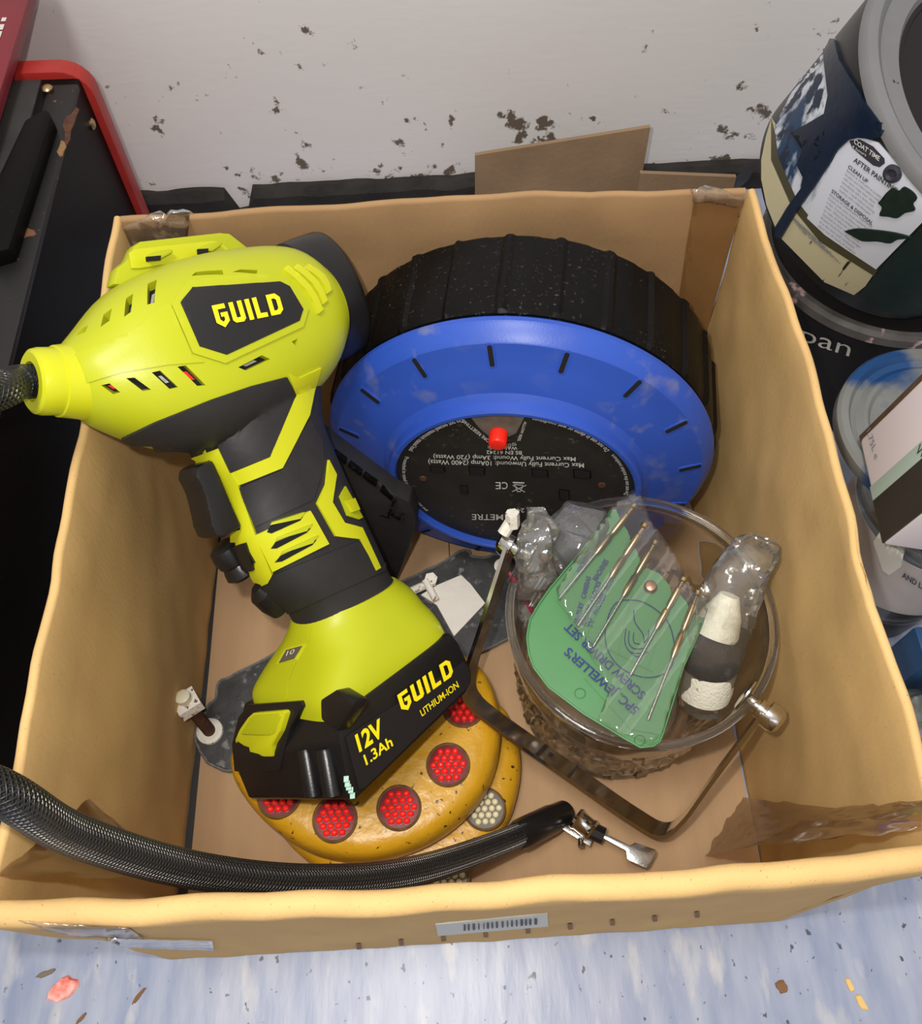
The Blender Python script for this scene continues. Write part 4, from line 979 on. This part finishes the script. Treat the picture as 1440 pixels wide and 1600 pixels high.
wt("5PC. JEWELLER'S", (999, 1108), (889, 1011), (-9.5, 10)); wt('SCREW DRIVER SET', (1009, 1084), (889, 972), (-9, 10))
wt('JEWELRY', (903, 976), (912, 942), (-7, -2.6), .03); wt('CAMERAS', (914, 936), (923, 902), (-7, -2.6), .03); wt('MACHINES', (906, 896), (924, 864), (-7, -3.6), .03)
wt('RADIOS', (914, 978), (925, 946), (-7, -3), .03); wt('CLOCKS', (927, 941), (939, 910), (-7, -3.2), .03); wt('MACHINES', (932, 908), (951, 877), (-7, -4), .03)
wt('TV', (924, 982), (929, 968), (-7, -3.2), .03); wt('PHONES', (932, 960), (947, 929), (-7, -3.4), .03); wt('MODELS', (950, 923), (966, 892), (-7, -3.6), .03)
def wline(pts, r=.00035, nm='printed_line'): return tube([wt_(x, y)[0] + WN * .0002 for x, y in pts], r, nm, M['navy_ink'], wallet, n=5)
ov = [(976, 937), (1000, 939), (1024, 952), (1043, 972), (1052, 1000), (1052, 1030), (1044, 1048), (1022, 1058), (995, 1056), (968, 1042), (950, 1018), (945, 990), (951, 960), (962, 942), (976, 937)]
wline([(q.x, q.y) for q in catmull([V((x, y, 0)) for x, y in ov], 5)])
for f in ([(990, 953), (992, 972), (1004, 990), (1006, 1004)], [(978, 982), (976, 1002), (984, 1018), (1003, 1021)], [(983, 985), (982, 1003), (990, 1013), (1006, 1013)], [(990, 988), (990, 1003), (1000, 1006)], [(1006, 1004), (1012, 996), (1013, 984)], [(984, 1018), (996, 1026), (1012, 1018)]):
    wline([(q.x, q.y) for q in catmull([V((x, y, 0)) for x, y in f], 4)], .0003)
cyl(wsurf(1016, 917)[0], wsurf(1016, 917)[0] + WN * .004, .0042, 'rivet', mat('copper', srgb(190, 130, 100), .3, 1), wallet, prof=[(0, .0042), (.5, .0042), (.9, .003), (1, .0014)], n=24)
for c in ((906, 1083), (999, 1157)):
    tube([wsurf(c[0] + 8.5 * math.cos(a * PI / 12), c[1] + 8 * math.sin(a * PI / 12))[0] + WN * .0002 for a in range(25)], .00035, 'moulded_ring', M['green'], wallet, n=5)
SD = [((992, 792), (873, 938), 'topmost'), ((1008, 822), (902, 980), 'second'), ((1024, 848), (926, 1012), 'middle'), ((1068, 906), (984, 1056), 'fourth'), ((1090, 926), (1011, 1126), 'lowest')]
LB = {'topmost': 'slim jeweller\'s screwdriver nearest the upper left edge of the green wallet', 'second': 'slim jeweller\'s screwdriver second from the upper left edge of the wallet', 'middle': 'slim jeweller\'s screwdriver in the middle pocket, left of the copper rivet', 'fourth': 'slim jeweller\'s screwdriver just right of the copper rivet', 'lowest': 'slim jeweller\'s screwdriver nearest the lower right edge of the green wallet'}
def lp_(a, b, k): return a[0] + (b[0] - a[0]) * k, a[1] + (b[1] - a[1]) * k
for a, b, w_ in SD:
    q = lambda k: wsurf(*lp_(a, b, k))[0] + WN * .0044
    t = thing('jewellers_screwdriver', LB[w_], 'screwdriver', tuple(q(.5)), "jeweller's screwdrivers in the wallet")
    cyl(q(0), q(.05), .0026, 'swivel_cap', M['brass'], t, n=14, prof=[(0, .0018), (.2, .003), (.8, .003), (1, .002)])
    cyl(q(.05), q(.52), .0019, 'knurled_handle', M['brass'], t, n=14, prof=[(0, .0016), (.12, .0016), (.14, .0022), (.5, .0021), (.52, .0017), (.6, .0017), (.62, .0022), (.92, .0021), (1, .0012)])
    cyl(q(.52), q(1), .0009, 'blade', M['steel'], t, n=10)
# white painted bolt wedged on the bucket's left pivot
wbt = thing('painted_bolt', 'white painted bolt and nut wedged above the left pivot of the bucket', 'bolt', tuple(az(795, 845, .165)))
cyl(az(786, 834, .170), az(800, 812, .177), .0042, 'bolt_shank', M['white_paint'], wbt, n=10)
cyl(az(801, 822, .174), az(800, 801, .184), .0047, 'bolt_nut', M['white_paint'], wbt, n=6)

# ================================================================== left: machine cabinet and red case
ZC = .25; XR = -.2675; YB = .594
cab = thing('machine_cabinet', 'black steel machine cabinet with red back edge left of the box', 'cabinet', (-.45, .35, 0))
box8([V((x, y, z)) for z in (.004, ZC) for x, y in ((-.68, .06), (XR, .06), (XR, YB), (-.68, YB))], 'cabinet_body', M['cab_black'], cab, .004)
bm = bmesh.new()
def back_plate(y0, y1, o, m, nm):
    pts = [(-.69, .001), (-.69, ZC + o)]; r = .022
    for k in range(7):
        a = PI / 2 * (1 - k / 6); pts.append((XR + o - r + r * math.cos(a), ZC + o - r + r * math.sin(a)))
    pts.append((XR + o, .001)); return prism([V((x, y0, z)) for x, z in pts], V((0, y1 - y0, 0)), nm, m, cab, .0015)
back_plate(YB - .004, YB + .012, .006, M['red_steel'], 'red_back_edge')
box8([V((x, y, z)) for z in (ZC - .004, ZC + .0015) for x, y in ((XR - .022, .07), (XR + .001, .07), (XR + .001, YB - .012), (XR - .022, YB - .012))], 'worn_corner', M['cab_rusty'], cab, .002)
box8([V((x, y, z)) for z in (ZC - .002, ZC + .002) for x, y in ((-.66, .08), (XR - .028, .08), (XR - .028, YB - .006), (-.66, YB - .006))], 'cabinet_top', M['cab_top'], cab, .001)
zt = on_plane(V((0, 0, ZC + .0016)), V((0, 0, 1)))
for q, m_ in (([(120, 168), (124, 172), (119, 184), (116, 194), (111, 205), (110, 218), (104, 228), (101, 222), (102, 208), (98, 196), (103, 184), (112, 178)], 'rust'), ([(101, 222), (104, 230), (100, 236), (98, 244), (93, 245), (89, 238), (93, 230), (96, 220)], 'card_edge')):
    patch(q, zt, 'rust_spot', M[m_], cab, .0005, .0003, 6, 0)
hb = [(38, 186), (72, 168), (80, 181), (14, 388), (-30, 400), (-30, 330)]
prism([az(x, y, ZC + .014) for x, y in hb], V((0, 0, -.013)), 'carry_bar', M['cab_black'], cab, .003)
for k in range(7):
    y = .56 - k * .024; x1 = XR - .050
    box8([V((x, y + dy, z)) for z, dy0 in ((ZC + .001, 0), (ZC + .012, -.010)) for x, dy in ((x1 - .2, dy0), (x1, dy0), (x1, dy0 + .0025), (x1 - .2, dy0 + .0025))], 'louvre', M['grey_steel'], cab, .0004)
def rivet(p, n, r=.0045): cyl(p, p + V(n) * .003, r, 'rivet', M['brass'], cab, n=14, prof=[(0, r), (.5, r), (.9, r * .7), (1, r * .3)])
rivet(ay(147, 173, YB - .016) * 0 + V((XR, YB - .018, ax(147, 173, XR).z)), (1, 0, 0)); rivet(V((XR, YB - .018, ax(218, 330, XR).z)), (1, 0, 0)); rivet(az(74, 140, ZC + .002), (0, 0, 1))
ZK = ZC + .0125; XC = -.309
case = thing('red_case', 'flat dark red metal case lying on the black cabinet against the wall', 'case', (XC, .56, ZK))
box8([V((x, y, z)) for z in (ZK, ZK + .010) for x, y in ((-.60, .47), (XC, .47), (XC, .706), (-.60, .706))], 'case_body', M['red_case'], case, .0012)
for i in range(3):
    for k in range(9):
        x, y = XC - .014 - i * .007, .545 + k * .0105 + i * .004; w_ = .003 + (k * 7 % 4) * .0012
        mesh('printed_line', [V((x - .0018, y, ZK + .0104)), V((x + .0018, y, ZK + .0104)), V((x + .0018, y + w_ * 1.6, ZK + .0104)), V((x - .0018, y + w_ * 1.6, ZK + .0104))], [(0, 1, 2, 3)], M['white_ink'], case, smooth=False)
box8([V((x, y, z)) for z in (ZK + .010, ZK + .0135) for x, y in ((-.60, .60), (XC - .034, .60), (XC - .034, .70), (-.60, .70))], 'grey_panel', M['grey_label'], case, .0008)

# ================================================================== right: paint containers
TC = V((.3705, .4845, 0)); TR = .1
tub = thing('paint_tub', 'charcoal plastic tub with a worn rim under the tall paint bucket', 'tub', tuple(TC))
vs, fs = lathe_data(TC, (0, 0, 1), (1, 0, 0), [(.0001, .001), (.082, .001), (.086, .004), (.096, .135), (.0965, .137), (.1015, .138), (.1015, .149), (.0995, .151), (.0001, .151)], 96)
weld('tub_body', vs, fs, M['tub'], tub)
vs, fs = lathe_data(TC, (0, 0, 1), (1, 0, 0), [(.1005, .1395), (.1027, .141), (.1027, .1485), (.1, .1518), (.096, .1522), (.096, .149)], 96, close=True)
mesh('tub_rim', vs, fs, M['tub_rim'], tub)
tsurf = on_mesh([lathe_data(TC, (0, 0, 1), (1, 0, 0), [(.086, .004), (.096, .135)], 96)], lambda x, y: az(x, y, .08))
words('pan', tsurf, (1250, 531), (1326, 556), (7, -24), M['white_ink'], tub, bold=-.005, lift=.0008)
BZ = .1525
pb = thing('paint_bucket', 'tall paint bucket with white instruction label and navy paint runs', 'bucket', (TC.x, TC.y, BZ))
BA = V((.264, -.325, 1)).normalized(); B0 = V((.3413, .4901, BZ + .1036 * math.hypot(.264, .325) * .96))
bprof = [(.0001, 0), (.0985, 0), (.1022, .003), (.1085, .105), (.109, .112), (.109, .118), (.1085, .122)]
vs, fs = lathe_data(B0, BA, (1, 0, 0), bprof + [(.0001, .122)], 96)
weld('bucket_body', vs, fs, M['bkt'], pb)
vs, fs = lathe_data(B0, BA, (1, 0, 0), [(.1085, .122), (.1105, .124), (.1110, .129), (.1095, .132), (.1035, .1332), (.100, .131), (.0975, .128), (.084, .1275), (.081, .124), (.081, .119)], 96)
mesh('bucket_lid', vs, fs, M['lid'], pb)
vs, fs = lathe_data(B0, BA, (1, 0, 0), [(.0001, .1195), (.0815, .1195), (.0815, .1235), (.078, .1235), (.077, .1222), (.0001, .1222)], 72)
weld('lid_centre', vs, fs, M['tub'], pb)
bs = on_mesh([lathe_data(B0, BA, (1, 0, 0), bprof[1:7] + [(.1095, .129), (.0001, .1295)], 128)], lambda x, y: az(x, y, .2))
def smooth2(poly, n=3):
    q = catmull([V((x, y, 0)) for x, y in poly + poly[:1]], n)[:-1]; return [(p.x, p.y) for p in q]
def bl(poly, nm, m, lift, par=None):
    if nm == 'paint_smear': poly = smooth2(poly)
    return patch(poly, bs, nm, m, par or pb, lift, .0008, 8, 0, sharp=60)
bl([(1206, 184), (1207, 215), (1212, 246), (1244, 318), (1286, 370), (1367, 424), (1352, 446), (1334, 460), (1288, 440), (1217, 368), (1198, 320), (1190, 280), (1190, 250), (1197, 215)], 'tan_label', M['label_tan'], .0006)
bl([(1206, 186), (1213, 212), (1217, 246), (1248, 316), (1290, 367), (1371, 420), (1366, 430), (1282, 377), (1238, 323), (1206, 250)], 'olive_band', M['label_olive'], .0009)
bl([(1296, 20), (1275, 88), (1240, 140), (1212, 196), (1212, 236), (1224, 272), (1243, 315), (1262, 338), (1300, 262), (1340, 190), (1344, 160), (1312, 95)], 'smeared_label', M['label_smear'], .0008)
wl = bl([(1309, 238), (1314, 226), (1328, 217), (1348, 214), (1372, 222), (1442, 296), (1442, 345), (1369, 419), (1322, 388), (1290, 366), (1262, 340), (1285, 285)], 'instruction_label', M['label_white'], .0011)
def bw(s, p0, p1, up, m=M['label_dark'], b=.0): words(s, bs, p0, p1, up, m, wl, bold=b, lift=.0017)
bl([(1329, 219), (1345, 217), (1366, 228), (1383, 247), (1384, 254), (1376, 260), (1366, 257), (1345, 240), (1333, 229)], 'time_badge', M['label_dark'], .0014, wl)
words('COAT TIME', bs, (1337, 222), (1376, 250), (2.5, -6.5), M['white_ink'], wl, bold=.02, lift=.002); words('4 hours', bs, (1334, 229), (1356, 243), (1.6, -4), M['white_ink'], wl, lift=.002)
bw('AFTER PAINTING', (1335.5, 251), (1402, 300), (3, -7), b=.02)
bw('CLEAN UP', (1327, 261), (1357, 285), (2.3, -5), b=.02)
lines = ['Remove as much paint as possible from', 'brushes and rollers before washing', 'with warm, soapy water. Allow', 'immediately with a damp cloth', 'at least 1 week before cleaning', 'washing with a mild detergent']
for k, s in enumerate(lines):
    x, y = 1325 - k * 2.4, 266.5 + k * 6; n = len(s) / 37 * 62; bw(s, (x, y), (x + n, y + n * .78), (1.3, -3.3), M['label_grey'])
bw('STORAGE & DISPOSAL', (1301, 299), (1364, 350), (2.2, -5), b=.02)
lines = ['Dispose of unused paint responsibly', 'Check with your local authority for', 'a list. County facilities may take', 'them. Where provided, lids and', 'or tubs of leftover paint can be', 'recycled at your waste centre.', 'Protect from frost. Keep upright', 'in a dry and well ventilated', 'place out of reach of children']
for k, s in enumerate(lines):
    x, y = 1298 - k * 2.2, 304 + k * 6; n = len(s) / 35 * 66; bw(s, (x, y), (x + n, y + n * .76), (1.3, -3.3), M['label_grey'])
for k in range(7):
    x, y = 1212 + k * 2 - (k * k) * .2, 292 + k * 8; s = ['Contains a mixture of', 'isothiazolinones. May', 'produce an allergic', 'reaction. In case of', 'contact wash at once', 'Use only outdoors', 'or ventilated areas'][k]
    words(s, bs, (1236 + k * 4.4 - 8, 352 - 24 + k * 5.6), (1292 + k * 5 - 8, 404 - 24 + k * 5.2), (1.2, -3.2), M['label_grey'], wl, lift=.0013)
tube([bs(1396 + 10 * math.cos(a * PI / 12), 270 + 10 * math.sin(a * PI / 12)) [0] + bs(1396, 270)[1] * .0012 for a in range(25)], .0021, 'drop_badge', M['label_dark'], wl, n=6)
bl([(1393, 262), (1399, 268), (1400, 274), (1396, 277), (1391, 274), (1391, 268)], 'drop_mark', M['label_dark'], .0016, wl)
bl([(1300, 40), (1316, 95), (1351, 152), (1386, 200), (1380, 212), (1366, 217), (1345, 214), (1329, 218), (1312, 234), (1280, 284), (1247, 330), (1222, 372), (1214, 376), (1207, 366), (1234, 322), (1262, 284), (1281, 252), (1290, 228), (1300, 206), (1296, 196), (1286, 203), (1272, 232), (1256, 262), (1249, 257), (1258, 234), (1274, 206), (1284, 192), (1262, 204), (1240, 208), (1262, 196), (1292, 178), (1298, 150), (1292, 100), (1288, 60)], 'paint_run', M['paint_navy'], .0026)
bl([(1272, 374), (1300, 366), (1340, 366), (1384, 372), (1352, 380), (1310, 382)][:0] or [(1322, 359), (1340, 355), (1370, 357), (1400, 361), (1424, 368), (1404, 371), (1392, 377), (1372, 374), (1350, 374), (1334, 366)], 'paint_smear', M['paint_green'], .0022)
bl([(1386, 300), (1396, 292), (1406, 296), (1414, 290), (1428, 298), (1434, 308), (1428, 316), (1431, 326), (1416, 330), (1404, 338), (1390, 336), (1376, 334), (1380, 322), (1374, 314), (1384, 310)], 'paint_smear', M['paint_green'], .0020)
bl([(1340, 462), (1352, 448), (1392, 400), (1442, 352), (1442, 500), (1400, 494)], 'dark_panel', M['paint_green'], .0007)

# round tin with blue smeared lid, and the white tin lying on it
ZL = .161; RT = .07
lid = thing('round_lid', 'round grey lid smeared with blue paint on the clear tub right of the box', 'lid', (.341, .287, ZL))
vs, fs = lathe_data((.341, .287, 0), (0, 0, 1), (1, 0, 0), [(.0001, ZL), (RT * .97, ZL), (RT, ZL + .003), (RT, ZL + .012), (RT * .97, ZL + .0145), (RT * .9, ZL + .0145), (RT * .86, ZL + .010), (RT * .8, ZL + .0085), (RT * .74, ZL + .012), (RT * .7, ZL + .012), (RT * .66, ZL + .0085), (.0001, ZL + .008)], 72)
weld('lid_disc', vs, fs, M['smear_lid'], lid)
a, b, d = az(1342, 688, .1795), az(1470, 562, .262), az(1373, 856, .1795)
u_ = (b - a); v_ = (d - a); u_.normalize(); v_ = v_ - u_ * v_.dot(u_); L_ = .13; H_ = v_.length; v_.normalize()
nn = u_.cross(v_).normalized(); nn = nn if nn.dot(CAM - a) > 0 else -nn
wtn = thing('white_tin', 'white labelled paint tin with mint stripe standing on the blue smeared lid', 'tin', tuple(a))
def tq(x, y, z=0): return a + u_ * x + v_ * y + nn * z
def wbox(x0, x1, y0, y1, z0, z1, nm, m, par, bev=.0008): return box8([tq(x, y, z) for z in (z0, z1) for x, y in ((x0, y0), (x1, y0), (x1, y1), (x0, y1))], nm, m, par, bev)
wbox(0, L_, 0, H_, -.03, 0, 'tin_body', M['tin_white'], wtn, .003)
wbox(-.001, L_, -.0045, .0005, -.028, -.001, 'tin_edge', M['tin_edge'], wtn)
f0, f1 = H_ * .47, H_ * .60
wbox(.0005, L_ - .001, f0, f1, -.001, .0004, 'mint_stripe', M['mint'], wtn, .0001)
wbox(.0005, L_ - .001, f1, H_ - .001, -.001, .0005, 'photo_panel', M['tin_dark'], wtn, .0001)
ws = on_plane(a, nn)
words('1.75L e', ws, (1356, 675), (1369, 719), (6, -7), M['label_grey'], wtn, lift=.0012); words('We', ws, (1431, 707), (1450, 722), (9, -14), M['label_dark'], wtn, lift=.0012)
# clear plastic tub with a grey label, blue box, crumpled plastic
c = V((.3435, .2465, 0)); RJ = .060
jar = thing('clear_tub', 'clear plastic tub with grey printed label beside the box', 'tub', (c.x, c.y, 0))
c0_ = V((c.x, c.y, 0))
vs, fs = lathe_data(c0_, (0, 0, 1), (1, 0, 0), [(.0001, .04), (RJ * .86, .04), (RJ * .93, .06), (RJ * .96, .148), (RJ * 1.0, .15), (RJ * 1.01, .158), (RJ * .98, .16), (RJ * .95, .158), (RJ * .92, .064), (RJ * .84, .044), (.0001, .044)], 80)
weld('tub_wall', vs, fs, M['clear_tub'], jar)
vs, fs = lathe_data(c0_, (0, 0, 1), (1, 0, 0), [(RJ * .94, .072), (RJ * .97, .141), (RJ * .964, .141), (RJ * .935, .072)], 80, close=True)
mesh('label_band', vs, fs, M['grey_label'], jar)
js = on_mesh([lathe_data(c0_, (0, 0, 1), (1, 0, 0), [(RJ * .942, .066), (RJ * .973, .147)], 80)], lambda x, y: az(x, y, .11))
words('AND LIFT', js, (1409, 900), (1452, 926), (2, -8), M['label_dark'], jar, bold=.02, lift=.001)
patch([(1377, 828), (1391, 826), (1414, 850), (1408, 884), (1390, 897), (1380, 890), (1366, 846)], js, 'torn_sticker', M['white_ink'], jar, .0012, .0005, 8, 1)
vs, fs = lathe_data(c0_, (0, 0, 1), (1, 0, 0), [(.0001, .001), (RJ * .8, .001), (RJ * .82, .039), (.0001, .0392)], 48)
o = weld('dark_contents', vs, fs, M['tin_dark'], jar)
p = az(1425, 975, .07); tag(bx((p.x + .035, p.y - .017, .036), (.07, .030, .070), 'plastic_box', M['teal_box'], None, .003, base=(p.x + .035, p.y - .017, .001)), 'small blue plastic box on the floor right of the cardboard box', 'box')
p = az(1452, 1090, .03)
bm = bmesh.new(); bmesh.ops.create_icosphere(bm, subdivisions=4, radius=1)
for v in bm.verts:
    n = v.co.copy(); k = 1 + noise.noise(n * 2.2) * .25 + noise.noise(n * 6) * .1
    v.co = V((p.x + n.x * .036 * k, p.y - .027 + n.y * .034 * k, max(.001, .024 + n.z * .03 * k)))
tag(bm_obj('crumpled_wrap', bm, M['pebble'], None, base=(p.x, p.y, .001)), 'crumpled grey plastic wrap on the floor right of the cardboard box', 'wrap')

# ================================================================== bits on the floor in front
def crumb(px, py, L, W_, ang, m, name, label, cat, th=.0015, seed=1):
    p = az(px, py, 0); vs, fs = [], []; n = 14
    for k, (s, h) in enumerate(((1, .0003), (.85, th * .8), (.4, th), (.02, th * .9))):
        for i in range(n):
            t = 2 * PI * i / n; r = 1 + noise.noise(V((math.cos(t) * 1.4 + seed, math.sin(t) * 1.4, 0))) * .45
            x, y = math.cos(t) * L * r * s, math.sin(t) * W_ * r * s
            vs.append(p + V((x * math.cos(ang) - y * math.sin(ang), x * math.sin(ang) + y * math.cos(ang), h + (noise.noise(V((x * 400, y * 400, seed))) * th * .3 if k else 0))))
    for j in range(3):
        for i in range(n): k = (i + 1) % n; fs.append((j * n + i, j * n + k, (j + 1) * n + k, (j + 1) * n + i))
    fs += [tuple(range(n))[::-1], tuple(range(3 * n, 4 * n))]
    return tag(mesh(name, vs, fs, m, None, base=tuple(p)), label, cat)
pk_ = mat('pink_shred', srgb(250, 205, 196), .6, var=1, vscale=160, col2=srgb(236, 110, 92))
crumb(98, 1546, .0095, .0075, .5, pk_, 'pink_scrap', 'pink and red scrap on the blue floor at bottom left', 'scrap', .003, 2)
fy = mat('yellow_flake', srgb(226, 190, 120), .7); fb = mat('brown_flake', srgb(128, 92, 60), .8)
crumb(1327, 1539, .0024, .0045, .2, fy, 'yellow_flake', 'upper of two yellow flakes on the floor at bottom right', 'flake', seed=3)
crumb(1345, 1566, .0024, .0062, .5, fy, 'yellow_flake', 'lower and longer of two yellow flakes on the floor at bottom right', 'flake', seed=5)
crumb(1221, 1542, .0036, .0048, .1, fb, 'brown_crumb', 'brown crumb on the blue floor below the box front right of centre', 'crumb', seed=7)
crumb(217, 1556, .0065, .0014, .9, fb, 'wood_splinter', 'thin brown splinter on the floor right of the pink scrap', 'splinter', seed=9)
crumb(127, 1597 - 6, .0045, .0012, .8, fb, 'wood_splinter', 'short brown splinter on the floor at the bottom edge of the view', 'splinter', seed=11)
crumb(72, 1521, .006, .002, .3, mat('grey_brown_fluff', srgb(124, 112, 96), .9), 'fluff', 'grey brown fluff on the floor above the pink scrap', 'fluff', seed=13)
